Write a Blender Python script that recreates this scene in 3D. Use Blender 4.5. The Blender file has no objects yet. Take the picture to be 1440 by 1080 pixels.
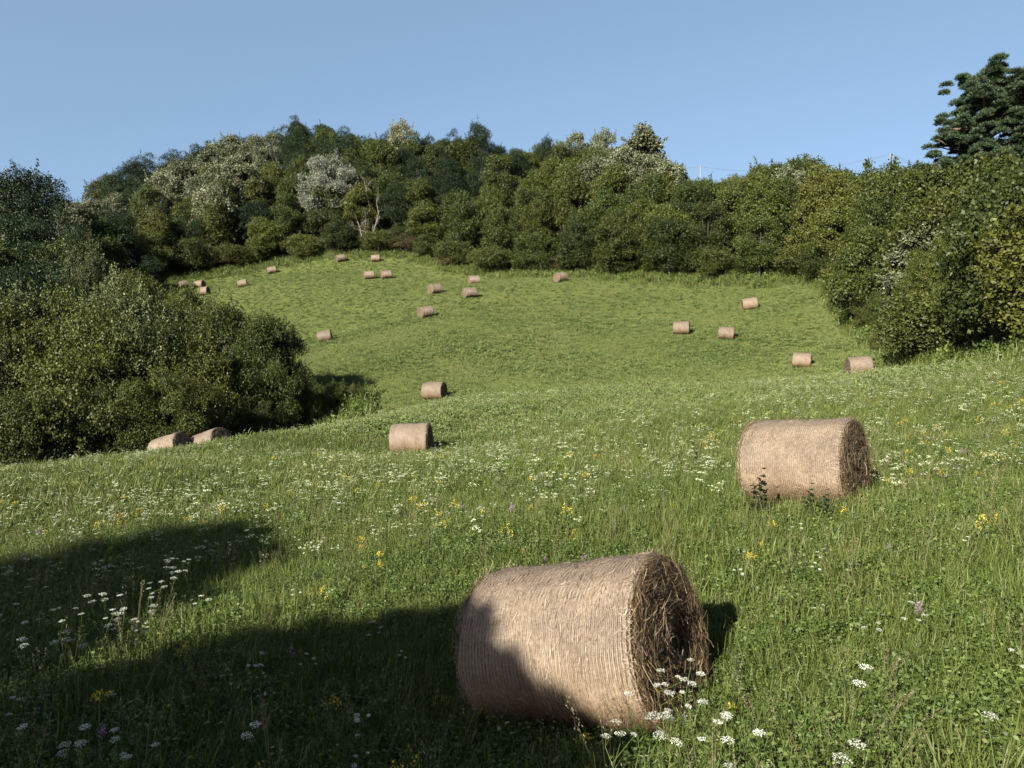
import bpy, math, random
import numpy as np
from mathutils import Vector, Matrix, Quaternion

# ------------------------------------------------------------ camera
S = bpy.context.scene
COL = S.collection
F = 1088.0; CX, CY, HOR = 720.0, 540.0, 440.0
EYE = 1.6
PITCH = math.atan((CY - HOR) / F)
cam = bpy.data.cameras.new("camera")
cam.sensor_width = 36.0; cam.lens = 36.0 * F / 1440.0
cam.clip_start = 0.05; cam.clip_end = 9000
camo = bpy.data.objects.new("camera", cam); COL.objects.link(camo)
camo.location = (0, 0, EYE); camo.rotation_euler = (math.pi / 2 - PITCH, 0, 0)
S.camera = camo

# ------------------------------------------------------------ light
SUN_EL = math.radians(29); SUN_AZ = math.radians(34)      # sun behind the camera, to its left
TOSUN = np.array([-math.sin(SUN_AZ) * math.cos(SUN_EL), -math.cos(SUN_AZ) * math.cos(SUN_EL), math.sin(SUN_EL)])
W = bpy.data.worlds.new("World"); S.world = W; W.use_nodes = True
nt = W.node_tree
bg = nt.nodes["Background"]; sky = nt.nodes.new("ShaderNodeTexSky")
sky.sky_type = 'NISHITA'; sky.sun_disc = False
sky.sun_elevation = SUN_EL
sky.sun_rotation = math.atan2(TOSUN[0], TOSUN[1])
sky.air_density = 1.0; sky.dust_density = 1.8; sky.ozone_density = 1.6; sky.altitude = 200
bg.inputs[1].default_value = 0.050
tcw = nt.nodes.new("ShaderNodeTexCoord"); vadd = nt.nodes.new("ShaderNodeVectorMath"); vadd.operation = 'ADD'; vadd.inputs[1].default_value = (0, 0, .36)
vn = nt.nodes.new("ShaderNodeVectorMath"); vn.operation = 'NORMALIZE'
nt.links.new(tcw.outputs['Generated'], vadd.inputs[0]); nt.links.new(vadd.outputs[0], vn.inputs[0]); nt.links.new(vn.outputs[0], sky.inputs[0])
hsv = nt.nodes.new('ShaderNodeHueSaturation'); hsv.inputs['Saturation'].default_value = .90; hsv.inputs['Hue'].default_value = .490
nt.links.new(sky.outputs[0], hsv.inputs['Color']); nt.links.new(hsv.outputs[0], bg.inputs[0])
sun = bpy.data.lights.new("sun", 'SUN'); sun.energy = 5.0; sun.angle = math.radians(0.5); sun.color = (1.0, 0.93, 0.82)
suno = bpy.data.objects.new("sun", sun); COL.objects.link(suno)
suno.rotation_euler = Vector(TOSUN).to_track_quat('Z', 'Y').to_euler()
S.view_settings.view_transform = 'Standard'; S.view_settings.look = 'None'
S.view_settings.exposure = 2.38; S.view_settings.gamma = 1.0; S.view_settings.use_curve_mapping = False
S.cycles.max_bounces = 5; S.cycles.diffuse_bounces = 2; S.cycles.glossy_bounces = 1
S.cycles.transmission_bounces = 3; S.cycles.transparent_max_bounces = 4

# ------------------------------------------------------------ helpers
FW = np.array([0, math.cos(PITCH), -math.sin(PITCH)]); UP = np.array([0, math.sin(PITCH), math.cos(PITCH)]); RT = np.array([1.0, 0, 0])
def warp(d): t = np.clip((np.asarray(d, float) - 10) / 20, 0, 1); return d * (1 + .15 * t * t * (3 - 2 * t))
def P(px, py, d):
    d = warp(d)
    return np.array([0, 0, EYE]) + d * (FW + (px - CX) / F * RT - (py - CY) / F * UP)
def ground_xy(px, d):      # point of the column px whose forward distance is d (horizontal)
    d = warp(d); return np.array([(px - CX) / F * d, d])
def proj(p):
    q = np.asarray(p, float) - np.array([0, 0, EYE]); z = q @ FW
    return CX + F * (q @ RT) / z, CY - F * (q @ UP) / z, z
def tag(o, label=None, cat=None, group=None, kind=None):
    if label: o['label'] = label
    if cat: o['category'] = cat
    if group: o['group'] = group
    if kind: o['kind'] = kind
    return o
def empty(name, M=None):
    o = bpy.data.objects.new(name, None); COL.objects.link(o); o.empty_display_size = 0.2
    if M is not None: o.matrix_world = M
    return o
def mobj(name, me, parent=None):
    o = bpy.data.objects.new(name, me); COL.objects.link(o)
    if parent is not None: o.parent = parent
    return o
def mesh_np(name, V, Fc, k, mat, rnd=None, smooth=False):
    me = bpy.data.meshes.new(name); V = np.asarray(V, np.float32).reshape(-1, 3); Fc = np.asarray(Fc, np.int32).reshape(-1, k)
    me.vertices.add(len(V)); me.vertices.foreach_set('co', V.ravel())
    n = len(Fc); me.loops.add(n * k); me.loops.foreach_set('vertex_index', Fc.ravel())
    me.polygons.add(n); me.polygons.foreach_set('loop_start', np.arange(n, dtype=np.int32) * k)
    me.polygons.foreach_set('loop_total', np.full(n, k, np.int32))
    if smooth: me.polygons.foreach_set('use_smooth', np.ones(n, bool))
    me.update(calc_edges=True)
    if mat is not None: me.materials.append(mat)
    if rnd is not None:
        a = me.attributes.new('rnd', 'FLOAT', 'FACE'); a.data.foreach_set('value', np.asarray(rnd, np.float32))
    return me
def nrm(a): return a / (np.linalg.norm(a, axis=-1, keepdims=True) + 1e-9)

class Geo:                                  # collects quads with a per face random value
    def __init__(s): s.V = []; s.F = []; s.R = []; s.M = []; s.n = 0
    def add(s, V, Fc, R, mi=0):
        V = np.asarray(V).reshape(-1, 3); Fc = np.asarray(Fc).reshape(-1, 4)
        s.V.append(V); s.F.append(Fc + s.n); s.R.append(np.broadcast_to(R, (len(Fc),)).astype(float)); s.M.append(np.full(len(Fc), mi)); s.n += len(V)
    def leaves(s, C, D, N, L, Wd, R, mi=0):
        D = nrm(D); B = nrm(np.cross(N, D)); L = np.broadcast_to(L, (len(C),))[:, None]; Wd = np.broadcast_to(Wd, (len(C),))[:, None]
        N2 = np.cross(D, B)
        a = C; b = C + D * L * .45 + B * Wd * .5 + N2 * L * .08; c = C + D * L; d = C + D * L * .45 - B * Wd * .5 + N2 * L * .08
        V = np.stack([a, b, c, d], 1).reshape(-1, 3)
        s.add(V, np.arange(len(C) * 4).reshape(-1, 4), R, mi)
    def ribbons(s, Pts, Wd, R, side=None, mi=0):
        """Pts (n,k,3) polylines, Wd (n,k) widths -> flat ribbons"""
        n, k, _ = Pts.shape
        T = np.gradient(Pts, axis=1); T = nrm(T)
        if side is None:
            side = nrm(np.cross(T[:, 0], np.random.RandomState(1 + n).normal(size=(n, 3))))
        side = side[:, None, :] * np.ones((1, k, 1))
        A = Pts + side * Wd[..., None] * .5; B = Pts - side * Wd[..., None] * .5
        V = np.stack([A, B], 2).reshape(-1, 3)
        base = (np.arange(n)[:, None] * k + np.arange(k - 1)[None]) * 2
        Fc = np.stack([base, base + 1, base + 3, base + 2], -1).reshape(-1, 4)
        s.add(V, Fc, np.repeat(R, k - 1) if np.ndim(R) else R, mi)
    def tube(s, pts, rad, R=.5, seg=7, mi=0):
        pts = np.asarray(pts, float); rad = np.asarray(rad, float); k = len(pts)
        T = nrm(np.gradient(pts, axis=0)); ref = np.array([0.31, .17, .93]) if abs(T[0, 2]) < .9 else np.array([1., .1, 0])
        A = nrm(np.cross(T, ref)); B = np.cross(T, A); an = np.linspace(0, 2 * math.pi, seg, endpoint=False)
        V = pts[:, None] + rad[:, None, None] * (np.cos(an)[None, :, None] * A[:, None] + np.sin(an)[None, :, None] * B[:, None])
        i = np.arange(k - 1)[:, None] * seg; j = np.arange(seg)[None]; j2 = (j + 1) % seg
        Fc = np.stack([i + j, i + j2, i + seg + j2, i + seg + j], -1).reshape(-1, 4)
        s.add(V, Fc, R, mi)
    def build(s, name, mats, smooth=False):
        mats = mats if isinstance(mats, (list, tuple)) else [mats]
        me = mesh_np(name, np.concatenate(s.V), np.concatenate(s.F), 4, None, np.concatenate(s.R), smooth)
        for m in mats: me.materials.append(m)
        if len(mats) > 1: me.polygons.foreach_set('material_index', np.concatenate(s.M).astype(np.int32))
        return me

# ------------------------------------------------------------ materials
def N(nt, t, **kw):
    n = nt.nodes.new(t)
    for k, v in kw.items(): setattr(n, k, v)
    return n
ALB = .395          # common scale that darkens every surface colour to offset the high exposure
def sc(c): return tuple(ALB * v for v in c)
def ramp(nt, stops, fac, k=ALB):
    r = N(nt, "ShaderNodeValToRGB"); e = r.color_ramp.elements
    while len(e) > 1: e.remove(e[0])
    e[0].position = stops[0][0]; e[0].color = (*[k * v for v in stops[0][1]], 1)
    for p, c in stops[1:]:
        q = e.new(p); q.color = (*[k * v for v in c], 1)
    nt.links.new(fac, r.inputs[0]); return r.outputs[0]
def mixc(nt, a, b, fac, mode='MIX'):
    m = N(nt, "ShaderNodeMix", data_type='RGBA', blend_type=mode)
    for sock, v in ((m.inputs[0], fac), (m.inputs[6], a), (m.inputs[7], b)):
        if isinstance(v, (int, float)): sock.default_value = v
        elif isinstance(v, tuple): sock.default_value = (*v, 1)
        else: nt.links.new(v, sock)
    return m.outputs[2]
def attr(nt, name='rnd'):
    a = N(nt, "ShaderNodeAttribute", attribute_name=name); return a.outputs['Fac']
def noise(nt, vec, scale, detail=3, rough=.55):
    n = N(nt, "ShaderNodeTexNoise"); n.inputs['Scale'].default_value = scale; n.inputs['Detail'].default_value = detail
    n.inputs['Roughness'].default_value = rough
    if vec is not None: nt.links.new(vec, n.inputs['Vector'])
    return n.outputs['Fac']
def base_mat(name):
    m = bpy.data.materials.new(name); m.use_nodes = True
    return m, m.node_tree, m.node_tree.nodes['Principled BSDF']
def leaf_mat(name, dark, mid, light, rough=.5, trans=.3, spec=.14, worldnoise=0.0, alt=None):
    m, nt, b = base_mat(name)
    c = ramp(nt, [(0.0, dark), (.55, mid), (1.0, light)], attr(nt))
    oi = N(nt, "ShaderNodeObjectInfo")
    v = N(nt, "ShaderNodeMapRange"); v.inputs[3].default_value = .72; v.inputs[4].default_value = 1.3
    nt.links.new(oi.outputs['Random'], v.inputs[0])
    hs = N(nt, "ShaderNodeHueSaturation"); nt.links.new(c, hs.inputs['Color']); nt.links.new(v.outputs[0], hs.inputs['Value'])
    w = N(nt, "ShaderNodeTexWhiteNoise", noise_dimensions='1D'); nt.links.new(oi.outputs['Random'], w.inputs['W'])
    h = N(nt, "ShaderNodeMapRange"); h.inputs[3].default_value, h.inputs[4].default_value = (.495, .505) if 'petal' in name or 'straw' in name else (.484, .512) if 'blade' in name or 'clover' in name else (.482, .509)
    nt.links.new(w.outputs['Value'], h.inputs[0]); nt.links.new(h.outputs[0], hs.inputs['Hue'])
    col = hs.outputs[0]
    if alt is not None:
        g = N(nt, "ShaderNodeNewGeometry")
        f = noise(nt, g.outputs['Position'], worldnoise, 4, .6)
        mr = N(nt, "ShaderNodeMapRange"); mr.inputs[1].default_value = .42; mr.inputs[2].default_value = .62
        nt.links.new(f, mr.inputs[0]); col = mixc(nt, col, sc(alt), mr.outputs[0])
    nt.links.new(col, b.inputs['Base Color']); b.inputs['Roughness'].default_value = rough
    b.inputs['Specular IOR Level'].default_value = spec
    t = N(nt, "ShaderNodeBsdfTranslucent"); nt.links.new(col, t.inputs[0])
    mx = N(nt, "ShaderNodeMixShader"); mx.inputs[0].default_value = trans
    nt.links.new(b.outputs[0], mx.inputs[1]); nt.links.new(t.outputs[0], mx.inputs[2])
    nt.links.new(mx.outputs[0], nt.nodes['Material Output'].inputs[0])
    return m
def solid_mat(name, a, b2, scale=8, rough=.8, bump=0.0, bscale=40):
    m, nt, b = base_mat(name)
    tc = N(nt, "ShaderNodeTexCoord"); f = noise(nt, tc.outputs['Object'], scale, 5)
    nt.links.new(ramp(nt, [(.3, a), (.7, b2)], f), b.inputs['Base Color']); b.inputs['Roughness'].default_value = rough
    b.inputs['Specular IOR Level'].default_value = .25
    if bump:
        bp = N(nt, "ShaderNodeBump"); bp.inputs['Strength'].default_value = bump; bp.inputs['Distance'].default_value = .02
        nt.links.new(noise(nt, tc.outputs['Object'], bscale, 6), bp.inputs['Height']); nt.links.new(bp.outputs[0], b.inputs['Normal'])
    return m

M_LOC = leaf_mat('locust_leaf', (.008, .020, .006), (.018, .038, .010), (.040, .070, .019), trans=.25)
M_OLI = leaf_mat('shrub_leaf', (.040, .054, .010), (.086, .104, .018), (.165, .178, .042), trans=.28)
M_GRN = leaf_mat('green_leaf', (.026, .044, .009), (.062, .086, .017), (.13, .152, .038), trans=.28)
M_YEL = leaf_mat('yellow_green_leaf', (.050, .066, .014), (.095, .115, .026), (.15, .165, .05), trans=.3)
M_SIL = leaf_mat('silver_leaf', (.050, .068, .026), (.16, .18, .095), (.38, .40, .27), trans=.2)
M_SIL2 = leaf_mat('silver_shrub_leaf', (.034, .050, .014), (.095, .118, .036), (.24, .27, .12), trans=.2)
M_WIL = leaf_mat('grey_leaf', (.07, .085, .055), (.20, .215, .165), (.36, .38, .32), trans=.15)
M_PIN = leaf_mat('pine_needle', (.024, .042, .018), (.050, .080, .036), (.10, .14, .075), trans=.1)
M_BRN = leaf_mat('dry_leaf', (.06, .05, .02), (.12, .095, .04), (.20, .16, .08), trans=.2)
M_BARK = solid_mat('bark', (.025, .020, .015), (.07, .06, .045), 6, bump=.6)
M_PBARK = solid_mat('pine_bark', (.10, .06, .04), (.24, .15, .10), 5, bump=.6)
M_DEAD = solid_mat('dead_wood', (.18, .16, .13), (.32, .29, .24), 6)
M_POLE = solid_mat('pole_concrete', (.30, .29, .28), (.40, .39, .37), 3)
M_WOODP = solid_mat('weathered_wood', (.26, .20, .14), (.42, .34, .25), 5)
M_WIRE = solid_mat('wire', (.10, .10, .11), (.16, .16, .17), 3)
M_GRASS = leaf_mat('grass_blade', (.072, .110, .020), (.132, .180, .036), (.21, .26, .068), rough=.5, trans=.3, spec=.18, worldnoise=.35, alt=(.175, .20, .052))
M_FORB = leaf_mat('clover_leaf', (.062, .102, .022), (.112, .168, .036), (.19, .245, .075), rough=.5, trans=.25)
M_GRASSF = leaf_mat('hill_grass_blade', (.102, .145, .037), (.168, .216, .058), (.245, .29, .105), rough=.6, trans=.25, worldnoise=.12, alt=(.215, .248, .08))
M_FORBF = leaf_mat('hill_clover_leaf', (.093, .145, .037), (.154, .216, .058), (.25, .32, .115), rough=.55, trans=.2)
M_SEED = leaf_mat('seed_head', (.16, .15, .07), (.24, .22, .11), (.34, .31, .18), trans=.3)
M_WHITE = leaf_mat('white_petal', (.50, .54, .40), (.75, .78, .64), (1.0, 1.0, .88), trans=.2)
M_PALE = leaf_mat('pale_petal', (.36, .42, .22), (.55, .60, .36), (.85, .88, .62), trans=.2)
M_YFL = leaf_mat('yellow_petal', (.55, .42, .03), (.70, .55, .05), (.78, .66, .12), trans=.2)
M_PUR = leaf_mat('purple_petal', (.30, .18, .30), (.40, .26, .40), (.5, .36, .5), trans=.2)
M_STRAW = leaf_mat('straw', (.12, .080, .045), (.25, .18, .115), (.44, .35, .24), rough=.5, trans=.1, spec=.4)
M_STRAWD = leaf_mat('dark_straw', (.09, .058, .026), (.29, .195, .10), (.92, .70, .42), rough=.5, trans=.1, spec=.4)

def mat_ground():
    m, nt, b = base_mat('meadow_ground')
    g = N(nt, "ShaderNodeNewGeometry"); pos = g.outputs['Position']
    big = noise(nt, pos, .06, 4); mid = noise(nt, pos, .5, 5, .65); fine = noise(nt, pos, 5.0, 6, .7)
    c1 = ramp(nt, [(.32, (.095, .120, .026)), (.5, (.130, .158, .036)), (.68, (.17, .19, .055))], mid)
    c2 = ramp(nt, [(.35, (.10, .13, .030)), (.65, (.165, .185, .05))], big)
    c = mixc(nt, c1, c2, .5)
    f = N(nt, "ShaderNodeMapRange"); f.inputs[1].default_value = .3; f.inputs[2].default_value = .7; f.inputs[3].default_value = .6; f.inputs[4].default_value = 1.25
    nt.links.new(fine, f.inputs[0])
    hs = N(nt, "ShaderNodeHueSaturation"); nt.links.new(c, hs.inputs['Color']); nt.links.new(f.outputs[0], hs.inputs['Value'])
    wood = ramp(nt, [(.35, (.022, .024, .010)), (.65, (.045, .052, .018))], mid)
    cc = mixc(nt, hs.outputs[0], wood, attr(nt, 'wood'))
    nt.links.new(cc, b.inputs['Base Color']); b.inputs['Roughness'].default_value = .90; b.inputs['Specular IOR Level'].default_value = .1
    bp = N(nt, "ShaderNodeBump"); bp.inputs['Strength'].default_value = .8; bp.inputs['Distance'].default_value = .15
    nt.links.new(fine, bp.inputs['Height']); nt.links.new(bp.outputs[0], b.inputs['Normal'])
    return m
M_GROUND = mat_ground()

def mat_bale_side():
    m, nt, b = base_mat('net_wrapped_straw')
    tc = N(nt, "ShaderNodeTexCoord"); o = tc.outputs['Object']
    at = N(nt, "ShaderNodeAttribute", attribute_name='cyl')       # (axial, arc length, radius)
    mp = N(nt, "ShaderNodeMapping"); mp.inputs['Scale'].default_value = (26, 150, 1); nt.links.new(at.outputs['Vector'], mp.inputs[0])
    fib = noise(nt, mp.outputs[0], 1.0, 4, .65)                      # short fibres
    mp2 = N(nt, "ShaderNodeMapping"); mp2.inputs['Scale'].default_value = (120, 22, 1); nt.links.new(at.outputs['Vector'], mp2.inputs[0])
    fib2 = noise(nt, mp2.outputs[0], 1.0, 4, .65)
    big = noise(nt, o, 2.2, 4, .6)
    c = ramp(nt, [(.30, (.095, .064, .042)), (.5, (.225, .165, .115)), (.70, (.40, .315, .235))], fib)
    c_2 = ramp(nt, [(.33, (.13, .088, .058)), (.62, (.36, .285, .21))], fib2)
    c = mixc(nt, c, c_2, .45)
    c3 = ramp(nt, [(.3, (.70, .68, .64)), (.5, (.97, .96, .92)), (.7, (1.20, 1.18, 1.10))], big, 1.0)
    c = mixc(nt, c, c3, 1.0, 'MULTIPLY')
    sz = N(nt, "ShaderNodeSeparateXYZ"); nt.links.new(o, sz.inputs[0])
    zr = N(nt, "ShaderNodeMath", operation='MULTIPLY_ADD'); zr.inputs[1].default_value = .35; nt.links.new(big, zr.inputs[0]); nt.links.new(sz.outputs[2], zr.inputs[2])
    c4 = ramp(nt, [(.30, (.92, .76, .56)), (.62, (1.10, 1.05, .98)), (1.0, (1.0, 1.02, 1.05))], zr.outputs[0], 1.0)  # golden below; top greyed for rain bleaching and sky light, put into the colour
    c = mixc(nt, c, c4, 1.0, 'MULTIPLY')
    # net lines: thin pale threads every 26 mm
    sx = N(nt, "ShaderNodeSeparateXYZ"); nt.links.new(at.outputs['Vector'], sx.inputs[0])
    wv = N(nt, "ShaderNodeMath", operation='MULTIPLY'); wv.inputs[1].default_value = 2 * math.pi / .026; nt.links.new(sx.outputs[0], wv.inputs[0])
    wob = N(nt, "ShaderNodeMath", operation='MULTIPLY_ADD'); wob.inputs[1].default_value = 2.2; nt.links.new(noise(nt, o, 9, 2), wob.inputs[0]); nt.links.new(wv.outputs[0], wob.inputs[2])
    sn = N(nt, "ShaderNodeMath", operation='SINE'); nt.links.new(wob.outputs[0], sn.inputs[0])
    mr = N(nt, "ShaderNodeMapRange"); mr.inputs[1].default_value = .55; mr.inputs[2].default_value = 1.0; nm = N(nt, 'ShaderNodeMapRange'); nm.inputs[1].default_value = .38; nm.inputs[2].default_value = .62; nm.inputs[3].default_value = .05; nm.inputs[4].default_value = .5; nt.links.new(noise(nt, o, 3.1, 4), nm.inputs[0]); nt.links.new(nm.outputs[0], mr.inputs[4]); nt.links.new(sn.outputs[0], mr.inputs[0])
    c = mixc(nt, c, sc((.46, .395, .31)), mr.outputs[0])
    oi = N(nt, "ShaderNodeObjectInfo"); vr = N(nt, "ShaderNodeMapRange"); vr.inputs[3].default_value = .78; vr.inputs[4].default_value = 1.02; nt.links.new(oi.outputs['Random'], vr.inputs[0])
    hb_ = N(nt, "ShaderNodeHueSaturation"); nt.links.new(c, hb_.inputs['Color']); nt.links.new(vr.outputs[0], hb_.inputs['Value']); c = hb_.outputs[0]
    nt.links.new(c, b.inputs['Base Color']); b.inputs['Roughness'].default_value = .55; b.inputs['Specular IOR Level'].default_value = .3
    b1 = N(nt, "ShaderNodeBump"); b1.inputs['Strength'].default_value = .8; b1.inputs['Distance'].default_value = .006; nt.links.new(fib, b1.inputs['Height'])
    b2 = N(nt, "ShaderNodeBump"); b2.inputs['Strength'].default_value = .75; b2.inputs['Distance'].default_value = .006; nt.links.new(sn.outputs[0], b2.inputs['Height']); nt.links.new(b1.outputs[0], b2.inputs['Normal'])
    nt.links.new(b2.outputs[0], b.inputs['Normal'])
    return m
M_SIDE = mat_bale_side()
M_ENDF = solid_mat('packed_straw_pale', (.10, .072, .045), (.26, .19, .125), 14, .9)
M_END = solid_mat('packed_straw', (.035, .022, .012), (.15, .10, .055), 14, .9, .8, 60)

# ------------------------------------------------------------ terrain
CP = [  # picture column, picture row, forward distance of points on the ground
 (925,1030,5.0),(700,1020,5.4),(1135,720,9.4),(577,642,24),(613,563,42),(240,645,27.5),(300,640,28),
 (0,668,19),(120,657,21),(240,644,23),(330,629,24.5),(400,613,26),(500,595,31),(613,570,37),(800,553,37),(1000,545,35),(1200,530,32),(1440,508,27),
 (460,480,60),(600,446,62),(958,469,57),(1020,477,54),(1128,518,46),(1210,527,40),(1054,434,62),(661,418,72),(613,412,76),(667,399,85),(788,395,80),
 (545,390,92),(521,391,92),(530,365,106),(482,364,106),(386,382,105),(345,402,92),(290,414,90),(285,404,97),(262,403,98),
 (620,380,96),(720,390,90),(850,393,83),(980,396,78),(1130,394,71),(1190,452,54),(1240,502,41),(1350,514,35),
 (800,470,57),(800,430,68),(520,530,47),(700,510,50),(900,520,46),
 (100,1000,5.5),(0,800,11),(300,720,14),(1440,1080,2.75),(1440,800,5.6),(1440,620,13),(1440,540,21),(720,750,9.6),(720,650,18),(900,600,22),(1100,560,27),(500,660,18),(300,850,8.6),
 (0,722,34),(250,700,34),(420,640,36),(150,600,50),(330,540,50),(100,540,62),(0,470,76),(200,430,85),(130,400,100)]
pts = [P(*c) for c in CP]
SKY_D = [(140,135,268),(270,145,208),(420,150,178),(560,146,190),(700,138,200),(800,126,205),(900,112,200),(980,98,250),(1060,92,246),(1150,82,232),(1250,68,240),(1350,54,228),(1440,46,222)]
for px, d, sy in SKY_D:
    p = P(px, sy, d); pts.append(p - np.array([0, 0, 9.0])); q = P(px, sy, d * 1.5); q[2] = p[2] - 16; pts.append(q)
for p in [(0,0,0),(-3,0,-.55),(3,0,.45),(0,-8,.9),(-8,-8,-.4),(8,-8,1.6),(-20,-20,-1),(20,-20,3),(0,-30,2.5),(-30,0,-6),(-45,30,-9),(30,0,3.5),(45,20,4),(-60,60,-5),(-90,120,0),(70,60,5),(-40,-40,0),(40,-40,4)]:
    pts.append(np.array(p, float))
pts = np.array(pts)
_c = pts[:, :2] / 50; _n = len(_c)
def _k(r2): return np.where(r2 > 1e-12, .5 * r2 * np.log(np.maximum(r2, 1e-12)), 0)
_K = _k(((_c[:, None] - _c[None]) ** 2).sum(-1)) + np.eye(_n) * 2e-4
_A = np.zeros((_n + 3, _n + 3)); _A[:_n, :_n] = _K; _A[:_n, _n] = 1; _A[:_n, _n + 1:] = _c; _A[_n:, :_n] = _A[:_n, _n:].T
_w = np.linalg.solve(_A, np.concatenate([pts[:, 2], np.zeros(3)]))
def ground_z(x, y):
    x = np.atleast_1d(np.asarray(x, float)); y = np.atleast_1d(np.asarray(y, float)); out = np.empty(x.shape); xf = x.ravel(); yf = y.ravel(); o = out.ravel()
    for i in range(0, len(xf), 20000):
        q = np.stack([xf[i:i + 20000], yf[i:i + 20000]], 1) / 50
        o[i:i + 20000] = _k(((q[:, None] - _c[None]) ** 2).sum(-1)) @ _w[:_n] + _w[_n] + q @ _w[_n + 1:]
    o += .05 * np.sin(xf * .9 + 1.3 * np.sin(yf * .31)) * np.sin(yf * .7 + xf * .23) * np.clip(np.hypot(xf, yf) / 12, 0, 1)
    r = np.hypot(xf, yf - 60); t = np.clip((r - 135) / 90, 0, 1); t = t * t * (3 - 2 * t)
    o[:] = o * (1 - t) - 12 * t
    return o.reshape(x.shape)
def gz(x, y): return float(ground_z(x, y)[0])
def gnormal(x, y, e=.5):
    return nrm(np.array([gz(x - e, y) - gz(x + e, y), gz(x, y - e) - gz(x, y + e), 2 * e]))

def axis(lo, hi, step, far):
    a = list(np.arange(lo, hi + step / 2, step)); s = step; v = a[-1]; up = []
    while v < far: s *= 1.35; v += s; up.append(v)
    s = step; v = lo; dn = []
    while v > -far: s *= 1.35; v -= s; dn.append(v)
    return np.array(dn[::-1] + a + up)
EPX = [(100,402),(130,401),(200,398),(300,386),(350,378),(400,368),(480,358),(560,357),(600,368),(620,378),(660,383),(720,388),(850,390),(980,393),(1130,392),(1160,405),(1185,440),(1210,462),(1240,480),(1300,500),(1350,508),(1440,512),(1500,512)]
def edge_d(px, py):
    best, bd = 1e9, 110
    for d in np.arange(118 if px < 620 else 98 if px < 1140 else 62, 62 if px < 1140 else 27, -.5):
        x, y = ground_xy(px, d); q = proj((x, y, gz(x, y)))[1]
        if abs(q - py) < best: best, bd = abs(q - py), d
        if q > py: break
    return bd
EDGE = ([p[0] for p in EPX], [edge_d(*p) + (1.0 if p[0] < 1140 else .5) for p in EPX])
xs = axis(-75, 75, .75, 5000); ys = axis(-18, 150, .75, 5000)
X, Y = np.meshgrid(xs, ys); Z = ground_z(X, Y)
V = np.stack([X, Y, Z], -1).reshape(-1, 3); nx = len(xs)
i = np.arange(len(ys) - 1)[:, None] * nx + np.arange(nx - 1)[None]
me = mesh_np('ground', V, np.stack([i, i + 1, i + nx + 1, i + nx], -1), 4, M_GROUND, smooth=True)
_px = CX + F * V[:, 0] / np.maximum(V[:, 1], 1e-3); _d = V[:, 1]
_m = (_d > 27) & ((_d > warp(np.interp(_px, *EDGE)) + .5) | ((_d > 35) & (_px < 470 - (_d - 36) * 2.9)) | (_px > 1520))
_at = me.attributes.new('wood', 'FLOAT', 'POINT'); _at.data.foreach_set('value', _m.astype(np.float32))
tag(mobj('ground', me), kind='structure')

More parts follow.
